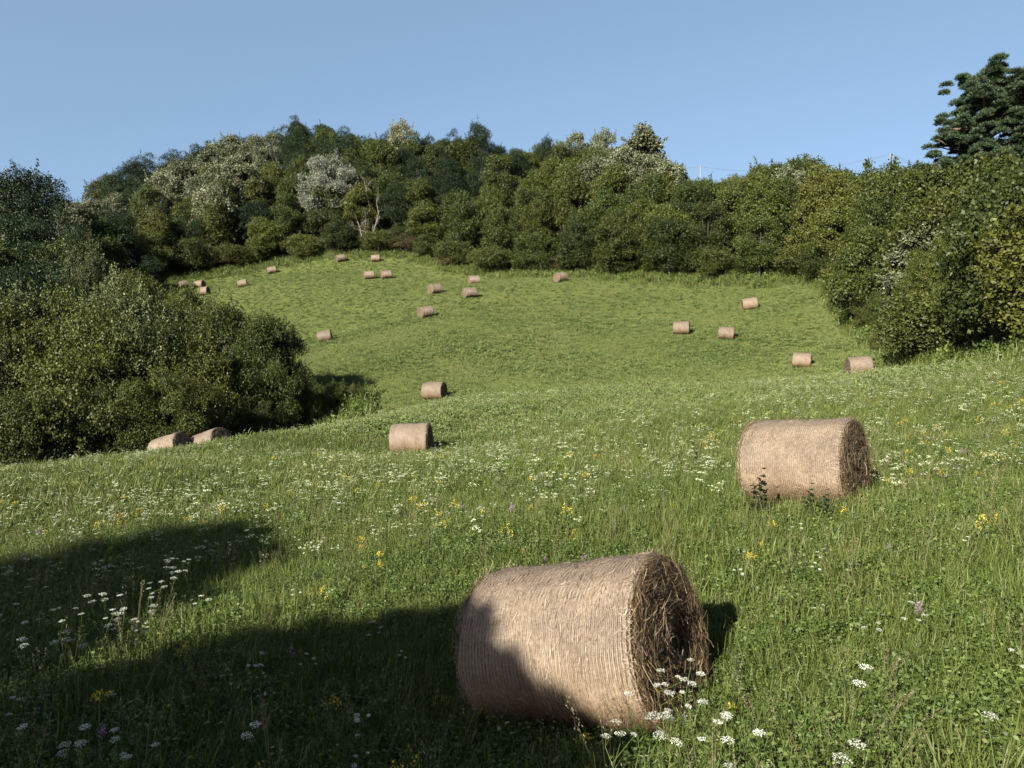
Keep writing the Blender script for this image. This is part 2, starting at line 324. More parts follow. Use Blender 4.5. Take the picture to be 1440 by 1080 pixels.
# ------------------------------------------------------------ hay bales
BL, BR = 1.24, .585           # length, radius
def bale_meshes(rs, detail, sag=.02, hollow=False):
    na, nr = (190, 230) if detail else (40, 40)
    out = {}
    # ---- side with rounded shoulders and faint ribs
    sx = np.linspace(-1, 1, na); xs_ = np.sign(sx) * (1 - (1 - abs(sx)) ** 1.25) * BL / 2
    th = np.linspace(0, 2 * math.pi, nr, endpoint=False)
    XX, TT = np.meshgrid(xs_, th, indexing='ij')
    edge = (abs(XX) / (BL / 2)); sh = np.clip((edge - .90) / .10, 0, 1)
    ph = rs.uniform(0, 6, 8)
    R = BR * (1 - .05 * sh ** 2.2)
    for k in range(1, 6): R += .0065 / k ** .5 * np.sin(k * TT + ph[k] + XX * rs.uniform(-2, 2)) * 1.0
    R += .007 * np.sin(XX * 7 + ph[6] + 1.2 * np.sin(TT * 2)) + .004 * np.sin(XX * 19 + ph[7] + 2 * np.sin(TT * 3 + ph[1]))
    if detail:
        R += .0045 * np.sin(XX * 2 * math.pi / .026 + 1.5 * np.sin(TT * 5) + .8 * np.sin(TT * 11)) * (1 - sh)
        R += rs.normal(size=R.shape) * .0022
    Yy = R * np.cos(TT); Zz = R * np.sin(TT); Zz = np.where(Zz < 0, Zz * (1 - .10), Zz); Yy = Yy * (1 + sag); Zz = Zz - .0
    V = np.stack([XX, Yy, Zz + BR * .9], -1).reshape(-1, 3)
    i = np.arange(na - 1)[:, None] * nr; j = np.arange(nr)[None]; j2 = (j + 1) % nr
    Fc = np.stack([i + j, i + j2, i + nr + j2, i + nr + j], -1)
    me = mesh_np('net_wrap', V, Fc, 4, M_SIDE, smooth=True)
    a = me.attributes.new('cyl', 'FLOAT_VECTOR', 'POINT')
    a.data.foreach_set('vector', np.stack([XX, TT * BR, R], -1).astype(np.float32).ravel())
    out['net_wrap'] = me
    # ---- ends
    for side in (-1, 1):
        g = Geo(); nrg = 26 if detail else 8; nt_ = 96 if detail else 24
        rr = np.linspace(1, 0.02, nrg); t2 = np.linspace(0, 2 * math.pi, nt_, endpoint=False)
        RR, T2 = np.meshgrid(rr, t2, indexing='ij')
        rim = np.interp(T2, np.append(th, 2 * math.pi), np.append(R[-1 if side > 0 else 0], R[-1 if side > 0 else 0][0]))
        rad = RR * rim
        dep = .045 * np.sin(RR * 30 + T2) * .3 + .02 * (1 - RR) + (.018 if detail else .008) * rs.normal(size=RR.shape)
        if hollow:                      # the core has been pulled out a little, off centre
            cx_, cz_ = .30, -.04
            dd = np.hypot(rad * np.cos(T2) - cx_ * BR, rad * np.sin(T2) - cz_ * BR) / BR
            dep = dep - .26 * np.exp(-(dd / .22) ** 2)
        dep = dep * np.clip((1 - RR) * 12, 0, 1)
        zz = rad * np.sin(T2); zz = np.where(zz < 0, zz * .9, zz)
        V = np.stack([side * (BL / 2 - .002 + dep), rad * np.cos(T2) * (1 + sag), zz + BR * .9], -1)
        i = np.arange(nrg - 1)[:, None] * nt_; j = np.arange(nt_)[None]; j2 = (j + 1) % nt_
        Fc = np.stack([i + j, i + j2, i + nt_ + j2, i + nt_ + j], -1).reshape(-1, 4)
        if side < 0: Fc = Fc[:, ::-1]
        g.add(V, Fc, .3)
        c = np.arange(nt_).reshape(-1)[(nrg - 1) * 0:]; last = (nrg - 1) * nt_
        Vc = V[-1]; g.add(Vc, np.array([[0, nt_ // 4, nt_ // 2, 3 * nt_ // 4]]), .3)
        # loose straw standing off the cut face, mostly following the roll
        n = 9500 if detail else 420
        r0 = BR * np.sqrt(rs.uniform(0.01, .95, n)); a0 = rs.uniform(0, 2 * math.pi, n)
        ln = rs.uniform(.05, .24, n) * (1 if detail else 1.3); dirj = rs.normal(0, .55, n) + np.where(rs.uniform(size=n) < .25, rs.uniform(-1.5, 1.5, n), 0)
        k = 4; tt = np.linspace(-.5, .5, k)
        curve = rs.normal(0, .25, n)
        p = np.empty((n, k, 3)); off = rs.uniform(0, .03, n) + np.where(rs.uniform(size=n) < .08, rs.uniform(0, .05, n), 0); tilt = rs.normal(0, .16, n); bend = rs.uniform(0, .03, n)
        if hollow:
            dd = np.hypot(r0 * np.cos(a0) - .30 * BR, r0 * np.sin(a0) + .04 * BR) / BR
            off = off - .23 * np.exp(-(dd / .22) ** 2)
        for q in range(k):
            da = tt[q] * ln
            u = da * np.cos(dirj); v = da * np.sin(dirj) + curve * da * da * 3
            ang = a0 + u / np.maximum(r0, .1); rad_ = np.clip(r0 + v, 0.01, BR * .985)
            z_ = rad_ * np.sin(ang); z_ = np.where(z_ < 0, z_ * .9, z_)
            p[:, q, 0] = side * (BL / 2 + .006 + off + tilt * da - bend * (2 * tt[q]) ** 2)
            p[:, q, 1] = rad_ * np.cos(ang); p[:, q, 2] = z_ + BR * .9
        wd = rs.uniform(.0014, .0036, n) * (1 if detail else 4)
        sd = nrm(np.cross(p[:, -1] - p[:, 0], np.array([1., 0, 0])[None] + rs.normal(0, .5, (n, 3))))
        g.ribbons(p, wd[:, None] * np.ones((1, k)), rs.beta(1.4, 2.2, n), sd, 1)
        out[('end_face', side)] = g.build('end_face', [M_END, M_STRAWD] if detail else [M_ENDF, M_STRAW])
    # ---- stray straw on the wrap and ragged fringe at the rims
    g = Geo(); n = 4200 if detail else 350
    x0 = rs.uniform(-BL / 2, BL / 2, n); a0 = rs.uniform(-.5, math.pi + .5, n); ln = rs.uniform(.015, .07, n) * (1 if detail else 1.6)
    fr = rs.uniform(size=n) < .16; sgn = np.where(rs.uniform(size=n) < .5, -1, 1)
    x0 = np.where(fr, sgn * (BL / 2 - rs.uniform(0, .03, n)), x0)
    dr = np.where(fr, rs.normal(0, .8, n), np.where(rs.uniform(size=n) < .6, rs.normal(math.pi / 2, .4, n), rs.normal(0, .9, n)))
    k = 3; p = np.empty((n, k, 3)); lift = np.abs(rs.normal(0, .004, n)) + np.where(fr, rs.uniform(0, .03, n), 0) + np.where(rs.uniform(size=n) < .03, .02, 0)
    for q, t in enumerate((-.5, 0, .5)):
        xx = x0 + t * ln * np.cos(dr); aa = a0 + t * ln * np.sin(dr) / BR
        xx = np.clip(xx, -BL / 2 - .05, BL / 2 + .05)
        rr_ = BR * (1 - .05 * np.clip((abs(xx) / (BL / 2) - .9) / .1, 0, 1) ** 2.2) + .003 + lift * (1 + (t > 0) * 1.0) + .006
        z_ = rr_ * np.sin(aa); z_ = np.where(z_ < 0, z_ * .9, z_)
        p[:, q] = np.stack([xx, rr_ * np.cos(aa) * (1 + sag), z_ + BR * .9], -1)
    wd = rs.uniform(.0014, .0032, n) * (1 if detail else 3)
    rad_dir = np.stack([0 * a0, np.cos(a0), np.sin(a0)], -1)
    sd = nrm(np.cross(p[:, -1] - p[:, 0], rad_dir + rs.normal(0, .35, (n, 3))))
    g.ribbons(p, wd[:, None] * np.ones((1, k)), rs.beta(2.2, 2.0, n), sd)
    out['loose_straw'] = g.build('loose_straw', M_STRAW)
    return out
RB = np.random.RandomState(5)
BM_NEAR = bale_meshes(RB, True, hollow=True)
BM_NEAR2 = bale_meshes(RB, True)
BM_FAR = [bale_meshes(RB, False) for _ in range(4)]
BALES = []
def bale(px, d, phi, label, meshes, roll=None, scale=1.0, droll=0.0, sink=.03):
    """phi: heading of the bale's +x end, degrees clockwise from picture right towards the camera"""
    x, y = ground_xy(px, d); z = gz(x, y)
    nn = gnormal(x, y); a = math.radians(phi)
    ax = np.array([math.cos(a), -math.sin(a), 0.]); ax = nrm(ax - nn * (ax @ nn))
    if roll is not None: ax = nrm(np.array([math.cos(a), -math.sin(a), math.tan(math.radians(roll))]))
    ax = nrm(ax + np.array([0, 0, math.tan(math.radians(droll))]))
    up = nrm(np.array([0, 0, 1.]) - ax * ax[2]); yy = np.cross(up, ax)
    M = Matrix(((ax[0], yy[0], up[0], x), (ax[1], yy[1], up[1], y), (ax[2], yy[2], up[2], z - sink), (0, 0, 0, 1))) @ Matrix.Scale(scale, 4)
    o = empty('hay_bale', M)
    tag(o, label, 'hay bale', 'round hay bales lying on the meadow')
    for kk, me in meshes.items():
        q = mobj(kk if isinstance(kk, str) else kk[0], me, o)
        if kk == 'loose_straw': q['kind'] = 'stuff'
    BALES.append((x, y, d)); return o
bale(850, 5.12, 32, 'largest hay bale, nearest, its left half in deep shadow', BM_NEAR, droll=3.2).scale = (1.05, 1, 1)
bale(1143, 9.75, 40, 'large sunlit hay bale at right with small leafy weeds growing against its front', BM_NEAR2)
far = [
 (578, 23.8, 6, 'mid sized hay bale alone on the near slope, third largest in view', 0, None),
 (611, 42, 16, 'small hay bale with a dark right end, just behind the brow of the near slope', 1, None),
 (238, 27.5, 20, 'half hidden hay bale below the left thicket, the left one of two', 2, None),
 (296, 28, 26, 'half hidden hay bale below the left thicket, the right one of two', 3, None),
 (459, 60, -8, 'hay bale standing just right of the top of the left thicket', 0, None),
 (600, 62, -34, 'hay bale with its left end showing on the middle of the far slope', 1, 8),
 (661, 72, -30, 'hay bale on the middle far slope, right and below its close neighbour', 2, 4),
 (613, 76, -38, 'hay bale on the middle far slope, above and left of its neighbour', 3, 4),
 (667, 85, -20, 'small hay bale at the edge of the wood above the middle group', 0, None),
 (788, 80, -38, 'hay bale lying against the foot of the wood, middle of the far field', 1, 5),
 (545, 92, -22, 'tiny hay bale, right one of the pair below the crest of the field', 2, None),
 (521, 92, -20, 'tiny hay bale, left one of the pair below the crest of the field', 3, None),
 (530, 106, -14, 'tiny hay bale on the crest of the field, right of its twin', 0, None),
 (482, 106, -34, 'tiny hay bale on the crest of the field, left of its twin', 1, None),
 (386, 105, -24, 'tiny hay bale alone near the left edge of the wood below the grey willow', 2, None),
 (345, 92, -14, 'small hay bale alone in the sunlit field just above the left thicket', 3, None),
 (290, 90, 4, 'small hay bale, the lowest of three peeping over the left thicket', 0, None),
 (284, 97, 10, 'small hay bale with a dark end, middle one of three peeping over the left thicket', 1, None),
 (261, 98, -50, 'small hay bale mostly hidden, leftmost of three peeping over the left thicket', 2, None),
 (958, 57, 16, 'hay bale on the far slope with another bale close on its right', 3, None),
 (1020, 54, 14, 'hay bale on the far slope with another bale close on its left', 0, -3),
 (1054, 62, 10, 'tilted hay bale on the upper right far slope below the corner of the wood', 1, 9),
 (1128, 46, 24, 'hay bale in the dip behind the second largest bale, left one of two', 2, -2),
 (1210, 40, 6, 'hay bale in the dip near the right thicket, right one of two', 3, 5)]
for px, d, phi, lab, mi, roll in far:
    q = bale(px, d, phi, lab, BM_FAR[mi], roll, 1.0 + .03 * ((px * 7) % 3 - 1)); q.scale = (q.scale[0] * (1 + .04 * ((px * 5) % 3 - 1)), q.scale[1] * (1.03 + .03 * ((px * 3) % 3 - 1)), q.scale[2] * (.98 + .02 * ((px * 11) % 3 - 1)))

# ------------------------------------------------------------ trees
def rdir(rs, n):
    return nrm(rs.normal(size=(n, 3)))
def crown_tree(seed, H, R, base, nl, nleaf, leaf, mat, lobe=(.26, .42), top='round', shoots=0, aspect=.6, droop=0., shell=(.72, 1.05), barkm=None, trunk_r=None, limb=True, flat=.85, elong=1.6):
    """a crown of leaf covered lobes on limbs; returns {part name: mesh}"""
    rs = np.random.RandomState(seed); g = Geo()
    hc = H - base
    C = []; Rr = []
    for q in range(nl):
        for _ in range(30):
            u = rs.uniform(-1, 1, 3)
            if np.linalg.norm(u) > 1: continue
            u = u / max(np.linalg.norm(u), .25) * rs.uniform(.45, 1) ** .6
            zf = (u[2] + 1) / 2
            env = (1.0 if zf > .5 else 1 / math.sqrt(max(.2, 1 - u[2] ** 2)) ** .9) if top == 'round' else (1 - zf) ** .8 * .95 + .08
            r = R * rs.uniform(*lobe)
            c = np.array([u[0] * (R - r) * env, u[1] * (R - r) * env, base + r * .5 + zf * (hc - r * 1.35)])
            if all(np.linalg.norm((c - cc) * np.array([1, 1, .9])) > .55 * min(r, r2) for cc, r2 in zip(C, Rr)): break
        C.append(c); Rr.append(r * (1 if top != 'cone' else max(.35, 1 - zf * .6)))
    C = np.array(C); Rr = np.array(Rr)
    w = Rr ** 2; cnt = (w / w.sum() * nleaf).astype(int)
    for c, r, n in zip(C, Rr, cnt):
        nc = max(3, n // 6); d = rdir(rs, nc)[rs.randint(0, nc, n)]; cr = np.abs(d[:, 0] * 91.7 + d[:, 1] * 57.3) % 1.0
        d[:, 2] = np.where(d[:, 2] < -.3, -d[:, 2], d[:, 2])
        ph = rs.uniform(0, 6, 3); bump = 1 + .16 * np.sin(d[:, 0] * 6 + ph[0]) * np.sin(d[:, 1] * 6 + ph[1]) * np.cos(d[:, 2] * 5 + ph[2])
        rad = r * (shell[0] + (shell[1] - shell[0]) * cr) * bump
        pos = c + d * rad[:, None] * np.array([1, 1, flat]) + rs.normal(0, leaf * .75, (n, 3))
        nn = nrm(d * .8 + rs.normal(0, .6, (n, 3))); dd = nrm(np.cross(nn, rs.normal(size=(n, 3)))); dd[:, 2] -= droop; dd = nrm(dd + d * .3)
        L = leaf * rs.uniform(.6, 1.35, n)
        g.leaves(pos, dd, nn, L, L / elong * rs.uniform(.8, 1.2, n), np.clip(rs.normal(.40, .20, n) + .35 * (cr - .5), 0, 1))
    for _ in range(shoots):                                   # leafy shoots that break the outline
        q = rs.randint(len(C)); d = nrm(rs.normal(0, .45, 3) + np.array([0, 0, 1.1]) + nrm(C[q] - np.array([0, 0, C[q][2]]) + 1e-6) * .5)
        st = C[q] + d * Rr[q] * .75; ln = rs.uniform(.35, .9) * R * .38; n = int(22 + ln * 22); t = rs.uniform(0, 1, n)
        pos = st + d * (t * ln)[:, None] + rs.normal(0, .035 * R, (n, 3)) * (1.15 - t)[:, None]
        dd = nrm(d + rs.normal(0, .7, (n, 3))); nn = rdir(rs, n); L = leaf * rs.uniform(.6, 1.2, n)
        g.leaves(pos, dd, nn, L, L / elong, np.clip(rs.normal(.5, .22, n), 0, 1))
    allz = np.concatenate([v[:, 2] for v in g.V]); kz = H / np.percentile(allz, 99.7)
    for v in g.V: v[:, 2] *= kz
    C = C * np.array([1, 1, kz])
    out = {'crown': g.build('crown', mat)}
    tg = Geo(); tr = trunk_r or H * .018
    wob = rs.normal(0, .04, 2) * H * .3
    zt = np.linspace(0, .75, 7); tp = np.stack([wob[0] * zt ** 1.5, wob[1] * zt ** 1.5, zt * H - .3 * (zt < .01)], 1)
    tg.tube(tp, tr * (1.25 - 1.2 * zt), seg=9)
    if limb:
        for c, r in list(zip(C, Rr))[:14]:
            zs = np.clip(c[2] * rs.uniform(.35, .65), .2, H * .7); s0 = np.array([np.interp(zs, tp[:, 2], tp[:, 0]), np.interp(zs, tp[:, 2], tp[:, 1]), zs])
            mid = (s0 + c) / 2 + np.array([0, 0, -.06 * H * .5]) + rs.normal(0, .05, 3)
            tg.tube(np.array([s0, mid, c, c + (c - mid) * .3]), np.array([tr * .5, tr * .36, tr * .2, tr * .08]), seg=5)
    out['trunk'] = tg.build('trunk', barkm or M_BARK, smooth=True)
    return out
def pine_tree(seed, H, R):
    rs = np.random.RandomState(seed); g = Geo(); tg = Geo(); tr = H * .02
    zt = np.linspace(0, 1, 10); lean = rs.normal(0, .03, 2) * H
    tp = np.stack([lean[0] * zt ** 2 + .12 * np.sin(zt * 7 + seed), lean[1] * zt ** 2 + .1 * np.cos(zt * 6), zt * H * .95 - .3 * (zt < .01)], 1)
    tg.tube(tp, tr * (1.2 - 1.05 * zt), seg=10)
    nb = 80
    for q in range(nb):
        zf = rs.uniform(.34, 1.0) ** .9; z = zf * H * .95; s0 = np.array([np.interp(z, tp[:, 2], tp[:, 0]), np.interp(z, tp[:, 2], tp[:, 1]), z])
        az = q * 2.4 + rs.normal(0, .3); env = math.sin(math.pi * np.clip((1.08 - zf) / .85, 0, 1) ** .8) ** .6; env = max(env, .28)
        ln = R * env * rs.uniform(.6, 1.05); d = np.array([math.cos(az), math.sin(az), rs.uniform(-.2, .55)])
        e = s0 + d * ln; mid = s0 + d * ln * .5 + np.array([0, 0, -.05 * ln])
        tg.tube(np.array([s0, mid, e]), np.array([tr * .4, tr * .26, tr * .08]), seg=5)
        npad = 5 + int(ln * 2.4)
        for _ in range(npad):
            t = rs.uniform(.35, 1.05); pc = s0 + d * ln * t + np.array([*(rs.normal(0, .16, 2) * ln), rs.normal(.12, .26)])
            pr = rs.uniform(.26, .52) * (.7 + .3 * R / 4); n = 300
            dd = rdir(rs, n); dd[:, 2] = abs(dd[:, 2]) * .9 - .15
            pos = pc + dd * (pr * rs.uniform(.3, 1, n))[:, None] * np.array([1, 1, .6])
            nd = nrm(dd + np.array([0, 0, .55]) + rs.normal(0, .4, (n, 3)))
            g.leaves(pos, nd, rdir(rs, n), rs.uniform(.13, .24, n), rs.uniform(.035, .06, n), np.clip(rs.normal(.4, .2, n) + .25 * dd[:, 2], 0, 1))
    kz = H / np.percentile(np.concatenate([v[:, 2] for v in g.V]), 99.8)
    for v in g.V + tg.V: v[:, 2] *= kz
    return {'crown': g.build('crown', M_PIN), 'trunk': tg.build('trunk', M_PBARK, smooth=True)}
def bare_tree(seed, H):
    rs = np.random.RandomState(seed); g = Geo()
    def br(s, d, ln, r, lv):
        k = 5; p = [s]; dd = d.copy()
        for _ in range(k - 1):
            dd = nrm(dd + rs.normal(0, .13, 3) + np.array([0, 0, .05])); p.append(p[-1] + dd * ln / (k - 1))
        g.tube(np.array(p), np.linspace(r, r * .4, k), seg=6)
        if lv > 0:
            for _ in range(4):
                q = rs.randint(1, k); br(p[q], nrm(dd + rs.normal(0, .55, 3)), ln * rs.uniform(.4, .65), r * .45, lv - 1)
    br(np.array([0, 0, -.3]), np.array([.05, 0, 1.]), H * .7, H * .024, 3)
    br(np.array([.3, .1, -.3]), nrm(np.array([.5, 0, 1.])), H * .6, H * .018, 3)
    br(np.array([-.3, .1, -.3]), nrm(np.array([-.35, 0, 1.])), H * .5, H * .016, 3)
    return {'branches': g.build('branches', M_DEAD, smooth=True)}

K = {}          # kinds: list of (meshes, height, radius)
def kind(name, fn, n, H, R, s0, **kw):
    K[name] = [(fn(s0 + q, H=H * (1 + .05 * (q - 1)), R=R * (1 - .05 * (q - 1)), **kw), H * (1 + .06 * (q - 1)), R) for q in range(n)]
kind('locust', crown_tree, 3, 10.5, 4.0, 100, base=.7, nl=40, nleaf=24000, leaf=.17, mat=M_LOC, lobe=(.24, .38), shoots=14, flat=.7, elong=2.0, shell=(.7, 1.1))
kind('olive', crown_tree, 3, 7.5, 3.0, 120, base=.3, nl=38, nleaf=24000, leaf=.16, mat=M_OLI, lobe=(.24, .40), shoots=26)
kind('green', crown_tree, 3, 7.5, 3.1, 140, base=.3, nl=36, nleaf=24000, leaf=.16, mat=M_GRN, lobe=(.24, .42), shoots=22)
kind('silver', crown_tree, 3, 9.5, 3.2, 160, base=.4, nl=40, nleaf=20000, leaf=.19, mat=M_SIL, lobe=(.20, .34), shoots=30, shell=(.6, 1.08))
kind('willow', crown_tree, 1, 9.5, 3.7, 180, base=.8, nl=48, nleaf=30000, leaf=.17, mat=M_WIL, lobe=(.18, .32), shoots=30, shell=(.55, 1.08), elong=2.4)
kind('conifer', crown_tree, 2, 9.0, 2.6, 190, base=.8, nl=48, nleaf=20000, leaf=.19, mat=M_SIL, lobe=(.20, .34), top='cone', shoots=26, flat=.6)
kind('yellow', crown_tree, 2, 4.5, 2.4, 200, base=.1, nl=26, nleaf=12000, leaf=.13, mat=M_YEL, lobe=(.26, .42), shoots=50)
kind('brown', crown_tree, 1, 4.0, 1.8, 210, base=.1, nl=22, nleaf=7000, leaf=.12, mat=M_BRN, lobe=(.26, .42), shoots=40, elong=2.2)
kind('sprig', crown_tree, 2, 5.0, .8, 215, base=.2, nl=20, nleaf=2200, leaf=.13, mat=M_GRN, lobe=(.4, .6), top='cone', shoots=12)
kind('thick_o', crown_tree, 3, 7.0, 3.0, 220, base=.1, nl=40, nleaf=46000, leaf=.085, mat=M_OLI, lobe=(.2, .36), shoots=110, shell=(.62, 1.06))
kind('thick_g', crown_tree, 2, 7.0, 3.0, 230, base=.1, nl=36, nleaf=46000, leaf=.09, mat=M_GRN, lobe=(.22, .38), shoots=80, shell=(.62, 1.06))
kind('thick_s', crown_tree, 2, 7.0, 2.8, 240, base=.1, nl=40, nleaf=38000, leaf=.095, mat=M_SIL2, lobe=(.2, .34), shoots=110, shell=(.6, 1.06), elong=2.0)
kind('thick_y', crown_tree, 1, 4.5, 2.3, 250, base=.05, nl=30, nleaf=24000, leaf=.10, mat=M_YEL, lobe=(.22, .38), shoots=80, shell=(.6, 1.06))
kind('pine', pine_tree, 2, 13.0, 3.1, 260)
NAMES = dict(locust='locust_tree', olive='bushy_tree', green='broadleaf_tree', silver='silver_leaved_tree', willow='grey_willow', conifer='pointed_tree', yellow='shrub', brown='dry_shrub',
             sprig='sapling', thick_o='shrub', thick_g='shrub', thick_s='silver_shrub', thick_y='shrub', pine='pine_tree')
CATS = dict(locust='tree', olive='tree', green='tree', silver='tree', willow='tree', conifer='tree', yellow='shrub', brown='shrub', sprig='sapling', thick_o='shrub', thick_g='shrub', thick_s='shrub', thick_y='shrub', pine='tree')
RT_ = np.random.RandomState(11)
TREES = []
def put(kindn, x, y, h, label=None, group=None, wide=1.0, var=None, rot=None, sink=.25):
    vs = K[kindn]; me, H, R = vs[RT_.randint(len(vs)) if var is None else var]
    s = h / H
    o = empty(NAMES[kindn]); o.location = (x, y, gz(x, y) - sink); o.rotation_euler = (0, 0, RT_.uniform(0, 6.28) if rot is None else rot)
    o.scale = (s * wide, s * wide, s)
    tag(o, label, CATS[kindn], group)
    for k, m in me.items(): mobj(k, m, o)
    TREES.append((o, kindn, x, y, h)); return o
def put_top(kindn, px, py, d, label=None, group=None, **kw):     # tree whose top reaches the picture row py
    x, y = ground_xy(px, d); q = P(px, py, d); h = max(1.5, q[2] - gz(x, y) + .25)
    return put(kindn, x, y, h, label, group, **kw)

exec_after = []
# far wood, row by row from its front edge to its skyline
BACK = ([110,140,270,420,560,700,800,900,980,1060,1150,1250,1350,1440,1500], [130,136,146,150,146,138,126,112,98,92,83,69,56,47,44])
SKYL = ([110,130,150,190,230,270,300,340,380,420,440,480,520,565,600,640,680,700,740,765,800,830,845,870,900,930,950,975,1010,1050,1090,1130,1160,1200,1250,1300,1330,1440,1500],
        [290,280,255,232,216,210,206,196,192,176,182,179,196,186,197,197,190,210,214,208,204,212,200,214,205,222,243,252,255,244,224,222,238,244,240,228,224,222,222])
rs = np.random.RandomState(3)
rows = []
NR = 8
for r in range(NR):
    t = r / (NR - 1); px = 118.0 + rs.uniform(0, 10)
    while px < 1500:
        d = np.interp(px, *EDGE) * (1 - t) + np.interp(px, *BACK) * t
        gap = np.interp(px, *BACK) - np.interp(px, *EDGE)
        if gap < 13 and r in (2, 5) : px += 30; continue
        rows.append((r, px + rs.uniform(-6, 6), d + rs.uniform(-1.2, 1.2)))
        px += (4.4 + 1.2 * rs.uniform()) * F / d * (1.0 if r < NR - 1 else .8)
ORD = ['first','second','third','fourth','fifth','sixth','seventh','eighth','ninth','tenth','eleventh','twelfth','thirteenth','fourteenth','fifteenth','sixteenth','seventeenth','eighteenth','nineteenth','twentieth'] + ['twenty-' + w for w in ('first','second','third','fourth','fifth','sixth','seventh','eighth','ninth')] + ['thirtieth'] + ['thirty-' + w for w in ('first','second','third','fourth','fifth','sixth','seventh','eighth','ninth')] + ['fortieth'] + ['forty-' + w for w in ('first','second','third','fourth','fifth','sixth','seventh','eighth','ninth')]
LOOK_ = 0
LOOK = dict(locust='dark green feathery tree', olive='olive green bushy tree', green='mid green leafy tree', silver='pale silvery leaved tree', conifer='pale pointed tree', yellow='low yellow-green shrub', brown='low rusty brown shrub')
def pick(px, r, t):
    u = rs.uniform()
    if r == -1: return 'yellow' if u < .3 else ('brown' if u < .36 else ('green' if u < .75 else 'olive'))
    if r == 0: return 'yellow' if u < .30 else ('green' if u < .65 else ('olive' if u < .93 or px > 1150 else 'brown'))
    if px < 200: return 'locust' if u < .5 else ('olive' if u < .8 else 'silver')
    if px < 400:
        if t > .45 and t < .95: return 'silver' if u < .62 else ('locust' if u < .85 else 'olive')
        return 'locust' if (t > .8 or u < .2) else ('olive' if u < .65 else 'green')
    if px < 740: return ('locust' if u < .82 else 'green') if t > .3 else ('locust' if u < .25 else 'olive' if u < .65 else 'green')
    if px < 960: return 'silver' if (t > .75 and u < .5) else ('olive' if u < .75 else 'green')
    return 'olive' if u < .66 else ('green' if u < .93 else 'silver')
cnt = {}
px = 225.0
while px < 1160:
    d = np.interp(px, *EDGE) + rs.uniform(.2, 1.2); rows.append((-1, px, d)); px += 3.4 * F / d
for r, px, d in sorted(rows, key=lambda a: (a[0], a[1])):
    t = max(r, 0) / (NR - 1); kn = pick(px, r, t)
    x, y = ground_xy(px, d)
    if r == NR - 1:
        sy = np.interp(px, *SKYL) + rs.uniform(-2, 5); z = P(px, sy, d)[2]; h = np.clip(z - gz(x, y) + .25, 3, 14)
        where = 'on the skyline of the wood'
    elif r == -1:
        h = rs.uniform(2.6, 4.2); where = None
    else:
        h = (3.6 if kn in ('yellow', 'brown') else 6.6) * rs.uniform(.85, 1.25) if r == 0 else (8.0 + 2.5 * t) * rs.uniform(.85, 1.2)
        zmax = P(px, np.interp(px, *SKYL) + 4, d)[2] - gz(x, y); h = min(h, max(zmax, 3.5))
        where = 'in the front row of the wood' if r == 0 else None
    if px > 1500: continue
    if where:
        key = (where, kn); cnt[key] = cnt.get(key, 0) + 1
        lab = '%s %s, %s from the left' % (LOOK[kn], where, ORD[cnt[key] - 1]); grp = 'trees ' + where
    else:
        lab = LOOK[kn] + (' at the edge of the ' if r == -1 else ' inside the ') + ('left part of the hillside wood' if px < 420 else 'wood above the field crest' if px < 760 else 'middle part of the wood' if px < 1120 else 'wood at the right edge')
        grp = lab
    Rk = K[kn][0][2] / K[kn][0][1] * h
    put(kn, x, y, h, lab, grp, wide=np.clip((2.3 if r == -1 else 3.6) / Rk, .95, 1.6))
# trees that stand out
put_top('willow', 467, 226, 118, 'tall silvery grey willow standing out against the dark wood', wide=1.0)
x_, y_ = ground_xy(517, 115)
bo = empty('bare_tree'); bo.location = (x_, y_, gz(x_, y_)); tag(bo, 'bare whitish dead tree beside the grey willow', 'tree')
hb = P(517, 268, 115)[2] - gz(x_, y_); bo.scale = (hb / 7,) * 3
mobj('branches', bare_tree(77, 7.0)['branches'], bo)
put_top('conifer', 900, 186, 108, 'pale tree with a pointed top, tallest on the middle of the skyline', wide=1.5)
put_top('locust', 677, 178, 132, 'rounded dark tree rising highest on the skyline right of centre hill', wide=.62)
put_top('locust', 640, 190, 134, 'small rounded dark tree on the skyline next to a taller one', wide=.6)
put_top('silver', 567, 178, 140, 'rounded pale leaved tree poking above the hilltop skyline', wide=.8)
put_top('locust', 422, 171, 146, 'dark tree at the highest point of the hill', wide=.9)
put_top('locust', 765, 199, 122, 'small round dark tree on the skyline left of the pale pointed tree', wide=.6)
put_top('silver', 845, 190, 116, 'pale rounded tree on the skyline just left of the pointed one', wide=.8)
put_top('silver', 805, 194, 120, 'pale slender tree on the skyline, second left of the pointed one', wide=.8)
for px, top, d in ((868, 212, 104), (838, 226, 106), (905, 226, 99), (932, 232, 98), (815, 236, 104)):
    put_top('silver', px, top, d, 'pale leafy tree in the clump below the pale pointed tree', 'pale trees below the pointed tree', wide=1.1)
put_top('silver', 1435, 265, 33, 'pale leaved tree cut by the right edge below the pines', wide=.7)
for px, d, top in ((330, 136, 198), (300, 132, 216), (358, 136, 205), (262, 126, 232), (288, 122, 250), (325, 122, 226), (240, 122, 246), (350, 122, 236), (305, 114, 264)):
    put_top('silver', px, top, d, 'pale silvery leaved tree in the bright clump on the left side of the hill', 'silvery clump on the hill', wide=1.0)
put_top('sprig', 1212, 232, 66, 'slim dark sapling sticking up above the right thicket', wide=.8)
put_top('sprig', 1245, 228, 66, 'slim dark sapling beside the right power pole', wide=.8)
# pines
put_top('pine', 1370, 106, 50, 'tall spreading pine at the right edge, the left one of two', rot=2.6, var=0, wide=.85)
put_top('pine', 1440, 114, 49, 'tall spreading pine cut by the right edge of the picture', rot=2.2, var=1, wide=.9)
